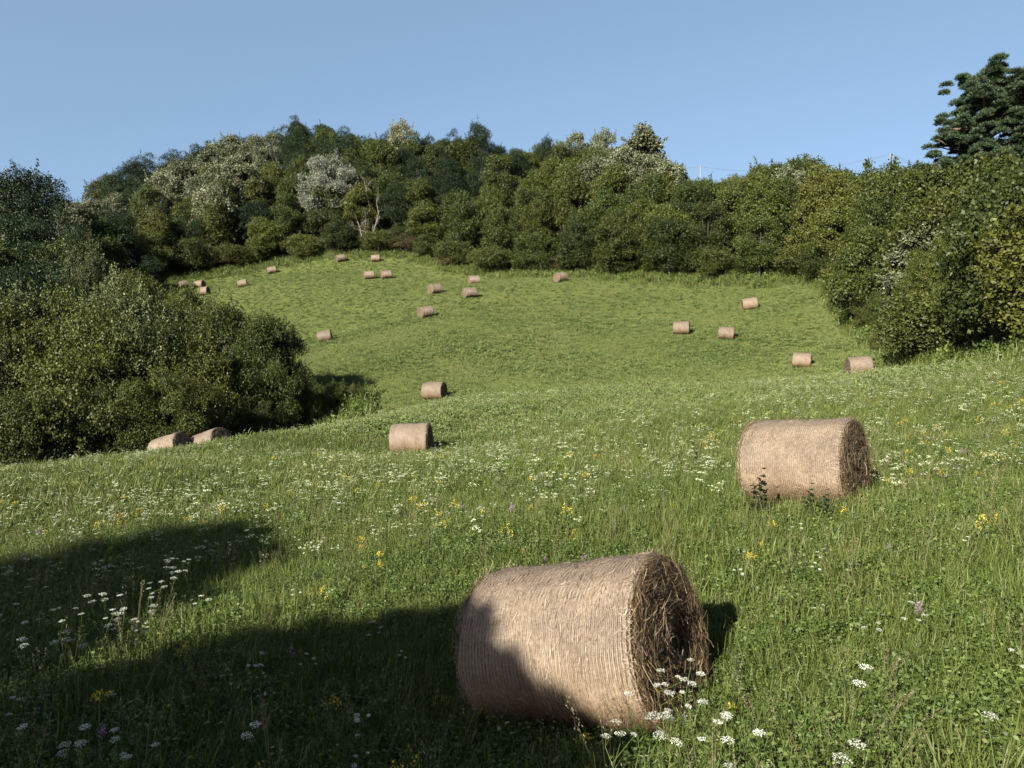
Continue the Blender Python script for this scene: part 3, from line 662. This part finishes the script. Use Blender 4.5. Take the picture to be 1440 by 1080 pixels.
# left: far tall trees, then the trees behind the thicket, then the thicket
for i_, (px, top, d, kn, wd) in enumerate([(-40,246,98,'locust',1),(8,243,100,'locust',1.0),(50,243,98,'locust',1.0),(85,256,96,'locust',.9),(112,290,94,'silver',.7),(-20,290,88,'green',1.1),(30,300,86,'locust',1.1),(80,296,86,'locust',1.1),(118,320,84,'locust',.9)]):
    put_top(kn, px, top, d, ('dark leafy tree' if kn != 'silver' else 'pale leaved small tree') + ' in the tall group at the left edge, %s from the left' % ORD[i_], 'tall trees at the left edge', wide=wd)
for i_, (px, top, d, kn, wd) in enumerate(sorted([(128,352,60,'thick_s',.5),(165,384,50,'thick_s',.8),(85,372,60,'locust',1.1),(30,376,58,'locust',1.1),(-20,372,58,'locust',1.1),(205,385,50,'thick_o',.9),(250,402,50,'thick_o',.9),(185,380,86,'green',1),(150,334,92,'green',1.1),(140,304,100,'olive',1.1),(185,335,104,'olive',1.1),(-10,340,66,'green',1.2),(50,345,68,'locust',1.1),(100,340,72,'green',1.1),(215,360,92,'locust',1.1),(160,300,98,'locust',1.2),(200,340,104,'olive',1.2),(240,375,106,'green',1.1)], key=lambda a: a[2])):
    put_top(kn, px, top, d, {'thick_s':'silvery tall shrub','thick_o':'olive tall shrub','thick_g':'green tall shrub','silver':'pale leaved tree','green':'mid green tree','olive':'olive green tree','locust':'dark feathery tree'}[kn] + ' behind the left thicket, %s going back from it' % ORD[i_], 'trees behind the left thicket', wide=wd)
thk = [(-40,408,34,'thick_o'),(10,402,37,'thick_s'),(55,404,38,'thick_s'),(100,400,39,'thick_o'),(150,398,39,'thick_s'),(195,402,40,'thick_s'),(240,410,40,'thick_s'),(285,412,41,'thick_o'),(315,424,41,'thick_g'),(340,436,41,'thick_g'),(372,446,41,'thick_g'),(356,484,40,'thick_g'),
       (0,470,33,'thick_s'),(55,455,34,'thick_o'),(110,440,34,'thick_o'),(165,450,35,'thick_s'),(220,455,36,'thick_g'),(270,470,36,'thick_o'),(320,490,37,'thick_g'),(-30,540,29,'thick_y'),(20,555,29,'thick_g'),(75,540,30,'thick_y'),(125,550,31,'thick_g'),(175,530,31.5,'thick_o'),(225,520,32,'thick_g'),(270,530,33,'thick_o'),(374,512,38,'thick_g'),(440,540,40,'thick_g'),(350,560,36,'thick_g')]
for i_, (px, top, d, kn) in enumerate(thk):
    top += 10 if i_ < 9 else 0
    row = 'top row' if i_ < 12 else ('middle row' if i_ < 19 else 'front row'); base_i = 0 if i_ < 12 else (12 if i_ < 19 else 19)
    put_top(kn, px, top, d, {'thick_s':'silvery leaved bush','thick_o':'olive green bush','thick_g':'dark green bush','thick_y':'yellow-green low bush'}[kn] + ' in the left thicket, %s in its %s' % (ORD[i_ - base_i], row), 'bushes of the left thicket', wide=.85 if i_ > 11 else 1.0)
# right thicket, near
rt = [(1440,235,37,'thick_g'),(1395,300,35,'thick_g'),(1450,330,32,'thick_g'),(1430,400,31,'thick_g'),(1385,395,34,'thick_o'),(1340,330,40,'thick_o'),(1300,350,42,'thick_o'),(1340,420,37,'thick_g'),(1290,410,41,'thick_o'),(1250,400,45,'thick_g'),(1215,400,50,'thick_o'),(1480,300,30,'thick_g')]
for i_, (px, top, d, kn) in enumerate(rt):
    put_top(kn, px, top, d, {'thick_o':'olive green bush','thick_g':'dark glossy bush'}[kn] + ' in the right thicket, %s from its right end' % ORD[i_], 'bushes of the right thicket', wide=.95)
for i_, (px, top, d) in enumerate([(1270,462,41),(1235,468,43),(1310,468,39.5),(1350,478,37),(470,535,43),(496,540,43)]):
    put_top('thick_y' if i_ != 3 else 'brown', px, top, d, ('low yellow-green shrub ' if i_ != 3 else 'low rusty shrub ') + ('at the foot of the right thicket, %s one' % ORD[i_] if i_ < 4 else 'at the right end of the left thicket, %s one' % ORD[i_ - 4]), 'low shrubs on the field edge', wide=.9)

# trees behind the camera that throw the shadow across the foreground are built further down

def sunfoot(px, py, d):                 # where the sun ray through a point of the bale meets the ground
    q = P(px, py, d)
    for t in np.arange(0, 8, .02):
        r = q - TOSUN * t
        if r[2] <= gz(r[0], r[1]): break
    a = proj(r); return (a[0], a[1])
BALE_SHADE = [sunfoot(*c) for c in [(655,862,5.4),(668,896,5.2),(690,930,5.1),(715,958,5.0),(748,982,4.95),(778,1002,4.95),(820,1030,4.95)]]
SHADE_A = [(-700,760),(-100,800),(0,794),(100,775),(200,757),(280,742),(345,738),(388,748),(380,775),(325,805),(270,832),(225,862),(150,905),(90,935),(30,962),(-300,1000),(-900,1050)]
SHADE_B = [(-900,1090),(-300,1030),(20,985),(90,962),(170,942),(270,915),(380,893),(480,882),(560,868),(605,858),(645,848),(700,855),(735,862),*BALE_SHADE,(850,1080),(880,1400),(800,2600),(-900,2600)]
def inside(px, py, poly):
    r = np.zeros(len(px), bool); q = poly[-1]
    for p in poly:
        c = (p[1] > py) != (q[1] > py); r ^= c & (px < (q[0] - p[0]) * (py - p[1]) / ((q[1] - p[1]) or 1e-9) + p[0]); q = p
    return r
def shade_tree(seed, poly, behind, n, label, depth):
    rs = np.random.RandomState(seed); xy = np.stack([rs.uniform(-13, 3, n * 6), rs.uniform(1.2, 14, n * 6)], 1)
    z = ground_z(xy[:, 0], xy[:, 1]) + .12; p = np.stack([xy[:, 0], xy[:, 1], z], 1); px, py, dd = proj(p)
    px = px + 9 * np.sin(py * .11) ; py = py + 5 * np.sin(px * .06) + 4 * np.sin(px * .17)
    px = px + rs.normal(0, 15, len(px)); py = py + rs.normal(0, 5, len(px))
    p = p[(dd > .5) & inside(px, py, poly)][:n]; m = len(p)
    s = (p[:, 1] + behind) / (math.cos(SUN_AZ) * math.cos(SUN_EL)) + depth * (.5 + .5 * np.sin(p[:, 0] * 1.9 + seed) * np.cos(p[:, 1] * 1.6)) + rs.uniform(0, 1.0, m)
    c = p + TOSUN * s[:, None]; g = Geo(); L = .17 * rs.uniform(.6, 1.3, m)
    g.leaves(c, rdir(rs, m), nrm(TOSUN + rs.normal(0, .7, (m, 3))), L, L / 1.5, np.clip(rs.normal(.5, .22, m), 0, 1))
    ce = c.mean(0); b = np.array([ce[0], ce[1], gz(ce[0], ce[1])]); o = empty('broadleaf_tree'); o.location = b; tag(o, label, 'tree')
    me = g.build('crown', M_GRN); me.transform(Matrix.Translation(-Vector(b))); mobj('crown', me, o)
    tg = Geo(); hh = ce[2] - b[2]; zz = np.linspace(0, 1, 6); tg.tube(np.stack([.2 * np.sin(zz * 3), .1 * zz, zz * hh - .3 * (zz < .01)], 1), .24 * (1.2 - .8 * zz), seg=9)
    for q in range(12):
        e = c[rs.randint(m)] - b; s0 = np.array([0, 0, hh * rs.uniform(.35, .8)]); tg.tube(np.array([s0, (s0 + e) / 2 + [0, 0, -.2], e]), [.10, .07, .02], seg=5)
    mobj('trunk', tg.build('trunk', M_BARK, True), o)
shade_tree(1, SHADE_A, 9.0, 26000, 'leafy tree outside the picture whose shadow falls as a streak on the left grass', 3.0)
shade_tree(2, SHADE_B, 5.0, 38000, 'broad leafy tree outside the picture shading the left foreground and the largest bale', 3.5)

for q_, (x, y, h) in enumerate([(6,-7,9),(11,-4,10),(16,-9,11),(3,-12,10),(9,-13,12)]):  # unseen trees added to cut the sky light reaching the foreground
    put('thick_g', x, y, h, 'added unseen tree behind the viewer to the right, %s of five, blocking sky light' % ORD[q_], 'added trees blocking sky light', wide=.9)

# ------------------------------------------------------------ power line
def pole(px, top, d, label, mat, r, h):
    p = P(px, top, d); g = Geo(); g.tube(np.array([[0, 0, 0], [0, 0, h * .5], [0, 0, h]]), [r, r * .85, r * .7], seg=10); g.tube(np.array([[0, 0, h], [0, 0, h + .01]]), [r * .7, .001], seg=10)
    o = empty('power_pole'); o.location = (p[0], p[1], p[2] - h); tag(o, label, 'pole', 'poles of the power line')
    mobj('post', g.build('post', mat, True), o)
    c = Geo(); c.tube(np.array([[-.42, 0, h - .35], [.42, 0, h - .35]]), [.03, .03], seg=4); mobj('crossarm', c.build('crossarm', mat), o)
    for sx in (-.4, .4):
        q = Geo(); q.tube(np.array([[sx, 0, h - .3], [sx, 0, h - .2], [sx, 0, h - .12]]), [.03, .05, .02], seg=6); mobj('insulator', q.build('insulator', M_POLE), o)
    return p
pa = pole(985, 233, 108, 'slim pale power pole rising from the wood left of centre right', M_POLE, .10, 12)
pb = pole(1252, 216, 90, 'slim pale power pole above the right thicket, far from the pines', M_POLE, .08, 9)
pc = pole(1427, 198, 47, 'weathered wooden post standing in front of the pine at the right edge', M_WOODP, .13, 6)
def wire(a, b, sag, label):
    t = np.linspace(0, 1, 24)[:, None]; p = a * (1 - t) + b * t; p[:, 2] -= sag * 4 * (t * (1 - t))[:, 0]
    g = Geo(); g.tube(p, np.full(24, .014), seg=4); tag(mobj('power_line', g.build('power_line', M_WIRE, True)), label, 'wire', 'wires of the power line')
for sx, w_ in ((-.4, 'left'), (.4, 'right')):
    o_ = np.array([sx, 0, -.12])
    pl = P(560, 246, 140)
    for a, b, lab in ((pl, pa, 'thin wire running from the middle power pole behind the wooded hill'), (pa, pb, 'thin sagging wire between the middle and the right power pole'), (pb, pc, 'thin wire from the right power pole to the post by the pines')):
        wire(a + o_, b + o_, 1.4, lab + (', nearer one' if sx < 0 else ', farther one'))

# ------------------------------------------------------------ meadow
def scatter(name, protos, XY, idx, scl, label, cat, tilt=.18, seed=0, smin=None):
    """stuff object: points carrying instances of small plants"""
    rs = np.random.RandomState(seed + 900)
    n = len(XY); z = ground_z(XY[:, 0], XY[:, 1])
    V = np.stack([XY[:, 0], XY[:, 1], z - .01], 1)
    me = bpy.data.meshes.new(name); me.vertices.add(n); me.vertices.foreach_set('co', V.astype(np.float32).ravel())
    a = me.attributes.new('rot', 'FLOAT_VECTOR', 'POINT'); R = np.stack([rs.normal(0, tilt, n), rs.normal(0, tilt, n), rs.uniform(0, 6.283, n)], 1).astype(np.float32); a.data.foreach_set('vector', R.ravel())
    a = me.attributes.new('scl', 'FLOAT', 'POINT'); a.data.foreach_set('value', np.asarray(scl, np.float32))
    a = me.attributes.new('idx', 'INT', 'POINT'); a.data.foreach_set('value', np.asarray(idx, np.int32))
    c = bpy.data.collections.new(name + '_sources')
    for q, pm in enumerate(protos):
        c.objects.link(bpy.data.objects.new('%s_%02d' % (name, q), pm))
    ng = bpy.data.node_groups.new(name, 'GeometryNodeTree'); ng.interface.new_socket('Geometry', in_out='INPUT', socket_type='NodeSocketGeometry'); ng.interface.new_socket('Geometry', in_out='OUTPUT', socket_type='NodeSocketGeometry')
    gi = ng.nodes.new('NodeGroupInput'); go = ng.nodes.new('NodeGroupOutput')
    ci = ng.nodes.new('GeometryNodeCollectionInfo'); ci.inputs[0].default_value = c; ci.inputs['Separate Children'].default_value = True; ci.inputs['Reset Children'].default_value = True
    ip = ng.nodes.new('GeometryNodeInstanceOnPoints'); ip.inputs['Pick Instance'].default_value = True
    def at(nm, ty):
        q = ng.nodes.new('GeometryNodeInputNamedAttribute'); q.data_type = ty; q.inputs[0].default_value = nm; return q.outputs[0]
    ng.links.new(gi.outputs[0], ip.inputs['Points']); ng.links.new(ci.outputs[0], ip.inputs['Instance'])
    ng.links.new(at('idx', 'INT'), ip.inputs['Instance Index'])
    e2r = ng.nodes.new('FunctionNodeEulerToRotation'); ng.links.new(at('rot', 'FLOAT_VECTOR'), e2r.inputs[0]); ng.links.new(e2r.outputs[0], ip.inputs['Rotation'])
    ng.links.new(at('scl', 'FLOAT'), ip.inputs['Scale']); ng.links.new(ip.outputs[0], go.inputs[0])
    o = mobj(name, me); md = o.modifiers.new('scatter', 'NODES'); md.node_group = ng
    tag(o, label, cat, None, 'stuff'); return o
def tuft(seed, n, rad, h, w, spread=.5, mats=(M_GRASS,)):
    rs = np.random.RandomState(seed); g = Geo(); k = 4; t = np.linspace(0, 1, k)
    b = np.stack([*(rs.normal(0, rad, (2, n))), np.zeros(n)], 1); hh = h * rs.uniform(.45, 1.1, n)
    dr = nrm(np.stack([*(rs.normal(size=(2, n))), np.zeros(n)], 1)); sp = rs.uniform(.1, 1, n) * spread
    p = b[:, None] + np.array([0, 0, 1.])[None, None] * (hh[:, None] * (t[None] - .28 * sp[:, None] * t[None] ** 2.2))[..., None] + dr[:, None] * (hh[:, None] * sp[:, None] * t[None] ** 1.8)[..., None]
    wd = w * rs.uniform(.6, 1.3, n)[:, None] * np.array([.8, 1, .75, .08])[None]
    sd = nrm(np.cross(dr, [0, 0, 1.]) + rs.normal(0, .5, (n, 3)))
    g.ribbons(p, wd, np.clip(rs.normal(.5, .25, n), 0, 1), sd)
    return g, rs
def grass_proto(seed, n, rad, h, w, spread=.5, mat=None):
    g, _ = tuft(seed, n, rad, h, w, spread); return g.build('grass', [mat or M_GRASS, M_SEED])
def seed_proto(seed, h):
    g, rs = tuft(seed, 10, .04, h * .6, .005, .5)
    for q in range(4):
        d = np.array([*rs.normal(0, .12, 2), 1.]); e = d * h * rs.uniform(.8, 1.1); g.ribbons(np.array([[[0, 0, 0], e * .5, e]]), np.array([[.002, .002, .0015]]), np.array([.5]), mi=1)
        m = 26; t = rs.uniform(.75, 1.08, m); g.leaves(e * t[:, None] + rs.normal(0, .008, (m, 3)), nrm(d + rs.normal(0, .5, (m, 3))), rdir(rs, m), .014, .004, rs.uniform(0, 1, m), 1)
    return g.build('grass', [M_GRASS, M_SEED])
def forb_proto(seed, n, rad, h, lf, mat=None):
    rs = np.random.RandomState(seed); g = Geo(); st = 7
    for q in range(st):
        b = np.array([*rs.normal(0, rad * .4, 2), 0]); e = b + np.array([*rs.normal(0, rad * .7, 2), h * rs.uniform(.6, 1.05)])
        g.ribbons(np.array([[b, (b + e) / 2, e]]), np.full((1, 3), .003), np.array([.3]))
        m = n // st; t = rs.uniform(.25, 1, m); c = b + (e - b) * t[:, None] + rs.normal(0, .012, (m, 3))
        d = rs.normal(size=(m, 3)); d[:, 2] = abs(d[:, 2]) * .3; nn = nrm(np.array([-.35, -.6, .8]) + rs.normal(0, .7, (m, 3)))
        L = lf * rs.uniform(.6, 1.3, m); g.leaves(c, d, nn, L, L * .62, np.clip(rs.normal(.5, .25, m), 0, 1))
    return g.build('forb', mat or M_FORB)
def umbel_parts(seed, h, heads, hr, dots, dot):
    rs = np.random.RandomState(seed); g = Geo(); f = Geo()
    main = np.array([[0, 0, 0], [*rs.normal(0, .02, 2), h * .5], [*rs.normal(0, .04, 2), h * .92]])
    g.tube(main, [.0035, .003, .002], R=.4, seg=4)
    for q in range(heads):
        t = .5 + .5 * (q + 1) / heads; s0 = main[1] * (1 - (t - .5) * 2) + main[2] * (t - .5) * 2 if q else main[2]
        e = s0 + (np.array([*rs.normal(0, .075, 2), h * .08 + rs.uniform(0, .1)]) if q else np.array([0, 0, h * .08]))
        g.tube(np.array([s0, (s0 + e) / 2, e]), [.002, .0018, .0015], R=.5, seg=3)
        r = hr * rs.uniform(.6, 1.15); a = rs.uniform(0, 6.28, dots); rr = r * np.sqrt(rs.uniform(0, 1, dots)); tl = rs.normal(0, .05, 2)
        c = e + np.stack([rr * np.cos(a), rr * np.sin(a), .014 - .2 * rr * rr / r + rs.normal(0, .0012, dots) + rr * np.cos(a) * tl[0] + rr * np.sin(a) * tl[1]], 1)
        d = rs.normal(size=(dots, 3)); d[:, 2] *= .3
        f.leaves(c, d, nrm(np.array([0, 0, 1.]) + rs.normal(0, .25, (dots, 3))), dot, dot * .8, np.clip(rs.normal(.6, .25, dots), 0, 1))
        m = 9; a = np.linspace(0, 6.28, m, endpoint=False); ee = e + np.stack([r * .8 * np.cos(a), r * .8 * np.sin(a), np.full(m, .012)], 1)
        g.ribbons(np.stack([np.repeat(e[None], m, 0), ee], 1), np.full((m, 2), .0015), np.full(m, .5))
    m = 30; t = rs.uniform(.05, .6, m); c = np.stack([np.interp(t, [0, .5, .92], main[:, i]) for i in range(3)], 1); d = rs.normal(size=(m, 3)); d[:, 2] = abs(d[:, 2])
    g.leaves(c + nrm(d) * .015, d, rdir(rs, m), .05, .008, rs.uniform(0, 1, m))
    return g, f
def umbel_proto(seed, h, heads, hr, dots, dot):
    g, f = umbel_parts(seed, h, heads, hr, dots, dot)
    for V_, F_, R_ in zip(f.V, f.F, f.R): g.V.append(V_); g.F.append(F_ - 0 + g.n); g.R.append(R_); g.M.append(np.full(len(F_), 1))
    return None
def umbel_mesh(seed, h, heads, hr, dots, dot, mat=None):
    g, f = umbel_parts(seed, h, heads, hr, dots, dot); off = 0
    for V_, F_, R_ in zip(f.V, f.F, f.R):
        g.add(V_, F_ - off, R_, 1); off += len(V_)
    return g.build('umbel', [M_FORB, mat or M_WHITE])
def yellow_proto(seed, h, mat):
    rs = np.random.RandomState(seed); g = Geo()
    for q in range(4):
        d = np.array([*rs.normal(0, .16, 2), 1.]); e = d * h * rs.uniform(.8, 1.1); g.ribbons(np.array([[[0, 0, 0], e * .5, e]]), np.array([[.003, .003, .002]]), np.array([.5]))
        m = 16; t = rs.uniform(.1, .8, m); g.leaves(e * t[:, None], rs.normal(size=(m, 3)), rdir(rs, m), .035, .012, rs.uniform(0, 1, m))
        m = 22; t = rs.uniform(.82, 1.05, m); g.leaves(e * t[:, None] + rs.normal(0, .012, (m, 3)), rs.normal(size=(m, 3)), rdir(rs, m), .014, .012, rs.uniform(0, 1, m), 1)
    return g.build('flower', [M_FORB, mat])
def wedge(rs, d0, d1, dens, pxlo=-160, pxhi=1600):
    """random ground points inside the camera's view, distances d0..d1, dens per square metre"""
    w0, w1 = (pxlo - CX) / F, (pxhi - CX) / F; area = .5 * (w1 - w0) * (d1 * d1 - d0 * d0); n = int(area * dens)
    d = np.sqrt(rs.uniform(d0 * d0, d1 * d1, n)); u = rs.uniform(w0, w1, n)
    return np.stack([u * d, d], 1)
def vnoise(xy, s, seed=0):
    x, y = xy[:, 0] * s, xy[:, 1] * s
    return (np.sin(x * 1.3 + seed + 1.7 * np.sin(y * .9 + seed)) + np.sin(y * 1.7 + 2.1 * seed + 1.3 * np.sin(x * 1.1 - seed)) + .6 * np.sin(x * 3.1 + y * 2.3 + seed) + .6 * np.sin(x * 2.2 - y * 3.7 + seed * 3)) / 3.2
def in_field(xy):
    px = CX + F * xy[:, 0] / xy[:, 1]; return xy[:, 1] < warp(np.interp(px, *EDGE)) + 2
def off_bale(xy, keep=1.0):
    ok = np.ones(len(xy), bool)
    for k, (bx, by, bd) in enumerate(BALES[:3]):
        phi = math.radians([32, 44, 4][k]); dx = xy[:, 0] - bx; dy = xy[:, 1] - by
        u = dx * math.cos(phi) - dy * math.sin(phi); v = dx * math.sin(phi) + dy * math.cos(phi)
        ok &= ~((abs(u) < BL / 2 + .03) & (abs(v) < BR * .80))
    return ok
rs = np.random.RandomState(21)
G_NEAR = [grass_proto(1, 18, .045, .22, .006), grass_proto(2, 20, .05, .18, .006, .9), grass_proto(3, 14, .04, .27, .0055, .6), grass_proto(4, 22, .06, .15, .006, 1.1),
          forb_proto(5, 95, .09, .16, .024), forb_proto(6, 110, .10, .13, .020), forb_proto(7, 80, .08, .20, .026), seed_proto(8, .42)]
xy = wedge(rs, 2.0, 13.5, 190); xy = xy[off_bale(xy)]
v = vnoise(xy, .9, 1); u = rs.uniform(size=len(xy))
idx = np.where(u < .40 + .35 * v, rs.randint(4, 7, len(xy)), rs.randint(0, 4, len(xy))); idx = np.where(rs.uniform(size=len(xy)) < .018, 7, idx)
scatter('near_grass', G_NEAR, xy, idx, rs.uniform(.7, 1.25, len(xy)) * (1 + .25 * vnoise(xy, .5, 4)), 'thick green grass and clover of the meadow in the foreground', 'grass', seed=1)
G_MID = [grass_proto(11, 40, .13, .24, .011, .7), grass_proto(12, 44, .15, .19, .012, 1.0), forb_proto(13, 160, .17, .16, .038), forb_proto(14, 160, .17, .13, .040), grass_proto(15, 34, .12, .30, .010, .6)]
xy = wedge(rs, 13, 29, 42); xy = xy[off_bale(xy)]
scatter('mid_grass', G_MID, xy, rs.randint(0, 5, len(xy)), rs.uniform(.7, 1.25, len(xy)), 'green grass of the near slope up to its brow', 'grass', seed=2)
G_FAR = [grass_proto(21, 80, .28, .15, .018, 1.0, M_GRASSF), grass_proto(22, 80, .30, .12, .018, 1.2, M_GRASSF), forb_proto(23, 180, .30, .14, .055, M_FORBF), forb_proto(24, 180, .32, .12, .060, M_FORBF)]
xy = wedge(rs, 28, 72, 15); xy = xy[in_field(xy)]
v = vnoise(xy, .25, 7); idx = np.where(rs.uniform(size=len(xy)) < .45 + .5 * v, rs.randint(2, 4, len(xy)), rs.randint(0, 2, len(xy)))
scatter('far_grass', G_FAR, xy, idx, rs.uniform(.6, 1.25, len(xy)) * (1 + .25 * v), 'grass and clover on the lower far slope', 'grass', seed=3)
xy = wedge(rs, 71, 135, 5, 150, 1250); xy = xy[in_field(xy)]
scatter('hill_grass', G_FAR, xy, rs.randint(0, 4, len(xy)), rs.uniform(.7, 1.3, len(xy)), 'short grass on the upper far slope', 'grass', seed=4)
# flowers that stand out one by one
def place_head(px, py, h):
    lo = None
    for d in np.arange(2.0, 16, .02):
        q = P(px, py, d)
        if q[2] < gz(q[0], q[1]) + h: lo = q; break
    return lo
CARROT = [umbel_parts(70 + q, .5, 1 + q % 3, .027 + .005 * (q % 2), 100, .007) for q in range(4)]
CARROT = [(a.build('stalk', M_FORB), b.build('flower_head', M_WHITE)) for a, b in CARROT]
def carrot(px, py, h, label, group, rs=np.random.RandomState(8)):
    p = place_head(px, py, h)
    if p is None: return
    o = empty('wild_carrot'); o.location = (p[0], p[1], gz(p[0], p[1]) - .01); s_ = h / .5; o.scale = (s_, s_, s_); o.rotation_euler = (rs.normal(0, .06), rs.normal(0, .06), rs.uniform(0, 6.28))
    a, b = CARROT[rs.randint(4)]; mobj('stalk', a, o); mobj('flower_head', b, o); tag(o, label, 'flower', group)
for px, py in [(893,960),(905,985),(918,1008),(935,1030),(962,962),(975,938),(990,965),(1008,955),(1000,1000),(1016,985),(955,1000),(985,1018),(1022,1018),(940,972),(968,1042),(860,1040),(875,1052),(1040,1030)]:
    carrot(px, py, .42, 'white umbel flower growing against the hollowed end of the largest hay bale', 'umbel flowers at the end of the largest bale')
for px, py in [(78,825),(38,828),(30,850),(5,866),(55,868),(100,852),(75,875),(110,862),(150,880),(130,845),(140,842),(175,855),(160,870),(178,868),(205,818),(228,800),(235,805),(222,822),(210,832),(190,836),(248,785),(258,786),(263,803),(240,812),(215,845),(270,842),(130,905),(80,905),(28,905),(175,905),(110,895),(95,900),(170,890),(145,862),(205,858)]:
    carrot(px, py, .48, 'white umbel flower in the patch along the upper left shadow', 'umbel flowers along the upper left shadow')
for px, py in [(160,1016),(172,1042),(40,1018),(110,1046),(340,1028),(205,1050),(95,1052)]:
    carrot(px, py, .44, 'white umbel flower standing in the deep shade at the lower left', 'umbel flowers in the deep shade')
for px, py, lab in [(592,735,'single bright white umbel flower left above the largest bale'),(1203,962,'flat white umbel flower alone in the right foreground grass'),(1405,1021,'white umbel flower near the lower right corner'),(1165,1060,'white umbel flower at the bottom edge right of the largest bale')]:
    carrot(px, py, .40, lab, None)
def weed_mesh(seed, h, lf, mat):
    rs = np.random.RandomState(seed); st = Geo(); lv = Geo()
    for q in range(5):
        e = np.array([*rs.normal(0, .14, 2), 1.]) * h * rs.uniform(.55, 1.05); st.tube(np.array([[0, 0, 0], e * .5 + [*rs.normal(0, .01, 2), 0], e]), [.004, .003, .0015], seg=4)
        m = 26; t = rs.uniform(.2, 1.03, m); d = rs.normal(size=(m, 3)); d[:, 2] = abs(d[:, 2]) * .6; lv.leaves(e * t[:, None], nrm(d), rdir(rs, m), lf * rs.uniform(.6, 1.2, m), lf * .5, rs.uniform(0, 1, m))
    return st.build('stem', M_BARK), lv.build('leaves', mat)
WEEDS = [weed_mesh(90, .5, .055, M_LOC), weed_mesh(91, .5, .05, M_GRN), weed_mesh(92, .6, .03, M_SIL)]
for px, py, h, k_, lab in [(1072,662,.62,0,'dark leafy weed against the left front of the second largest bale'),(1140,682,.46,0,'small dark weed at the foot of the second largest bale, middle'),(1162,690,.42,0,'smallest dark weed at the foot of the second largest bale'),(1056,684,.44,1,'low green weed at the left corner of the second largest bale'),
    (322,752,.55,2,'tall pale weed stem standing before the upper left shadow'),(298,770,.45,2,'pale weed beside a taller one before the upper left shadow'),(366,770,.35,2,'short pale weed right of two taller ones at the shadow tip'),(36,944,.5,2,'grey weed at the lower left edge in the shade'),(62,950,.4,2,'grey weed right of another at the lower left in the shade'),(1035,905,.35,2,'pale grass stalk weed in the small shadow right of the largest bale')]:
    p = place_head(px, py, h)
    o = empty('weed'); o.location = (p[0], p[1], gz(p[0], p[1]) - .01); a, b = WEEDS[k_]; s_ = h / (.6 if k_ == 2 else .5); o.scale = (s_,) * 3; tag(o, lab, 'weed'); mobj('stem', a, o); mobj('leaves', b, o)
# flowers
U_NEAR = [umbel_mesh(31, .42, 3, .030, 90, .008), umbel_mesh(32, .36, 2, .026, 80, .008), umbel_mesh(33, .48, 4, .028, 80, .008)]
U_FAR = [umbel_mesh(41, .32, 5, .030, 12, .020, M_PALE), umbel_mesh(42, .29, 4, .032, 12, .020, M_PALE)]
def flower_weight(xy):
    px = CX + F * xy[:, 0] / xy[:, 1]; d = xy[:, 1]
    w = .10 + .25 * np.clip(vnoise(xy, .35, 5), 0, 1) + .9 * np.clip(vnoise(xy, .8, 9) - .25, 0, 1)
    return w
xy = wedge(rs, 2.4, 13, 7); xy = xy[off_bale(xy)]; xy = xy[rs.uniform(size=len(xy)) < flower_weight(xy)]
scatter('white_flowers', U_NEAR, xy, rs.randint(0, 3, len(xy)), rs.uniform(.4, .75, len(xy)), 'scattered small white umbel flowers among the foreground grass', 'flowers', seed=5)
xy = wedge(rs, 9, 44, 15); px = CX + F * xy[:, 0] / xy[:, 1]; py = 540 - 0 * px
prx, pry, _ = proj(np.stack([xy[:, 0], xy[:, 1], ground_z(xy[:, 0], xy[:, 1]) + .25], 1))
band = np.exp(-((pry - (735 - .11 * prx)) / 22) ** 2) * (prx < 720) + .8 * np.exp(-((pry - 545) / 24) ** 2) * (prx > 1050) + .35 * np.exp(-((pry - 625) / 45) ** 2) * (prx > 600)
xy = xy[rs.uniform(size=len(xy)) < .24 + 1.0 * band * (.6 + .6 * vnoise(xy, .9, 2))]
scatter('slope_flowers', U_FAR, xy, rs.randint(0, 2, len(xy)), rs.uniform(.6, 1.0, len(xy)), 'drifts of small white flowers across the near slope', 'flowers', seed=6)
Y_ = [yellow_proto(51, .28, M_YFL), yellow_proto(52, .34, M_YFL), yellow_proto(53, .26, M_PUR)]
xy = wedge(rs, 3, 22, 4); xy = xy[off_bale(xy)]; prx, pry, _ = proj(np.stack([xy[:, 0], xy[:, 1], ground_z(xy[:, 0], xy[:, 1]) + .2], 1))
wgt = .10 + .75 * np.exp(-(((prx - 660) / 230) ** 2 + ((pry - 745) / 48) ** 2)) + .5 * np.exp(-(((prx - 1290) / 120) ** 2 + ((pry - 620) / 40) ** 2)) + .3 * (vnoise(xy, .7, 3) > .5)
xy = xy[rs.uniform(size=len(xy)) < wgt]; idx = np.where(rs.uniform(size=len(xy)) < .8, rs.randint(0, 2, len(xy)), 2)
scatter('yellow_flowers', Y_, xy, idx, rs.uniform(.5, 1.0, len(xy)), 'small yellow and pink flowers sprinkled through the meadow', 'flowers', seed=7)
# rank growth along the foot of the woods
E_ = [forb_proto(61, 110, .35, .7, .13), grass_proto(62, 50, .22, .8, .03, .6), grass_proto(63, 50, .22, .6, .03, .8)]
xs_, ys_ = [], []
for _ in range(2600):
    px = rs.uniform(170, 1480); d = np.interp(px, *EDGE) + rs.normal(-1.2, 1.2); q = ground_xy(px, d); xs_.append(q[0]); ys_.append(q[1])
for _ in range(900):
    px = rs.uniform(-40, 520); d = np.interp(px, [-40, 300, 420, 520], [28, 33, 37, 42]) + rs.normal(0, 1.0); q = ground_xy(px, d); xs_.append(q[0]); ys_.append(q[1])
xy = np.array([xs_, ys_]).T
scatter('undergrowth', E_, xy, rs.randint(0, 3, len(xy)), rs.uniform(.6, 1.5, len(xy)), 'rank weeds and tall grass along the foot of the woods', 'undergrowth', seed=8)
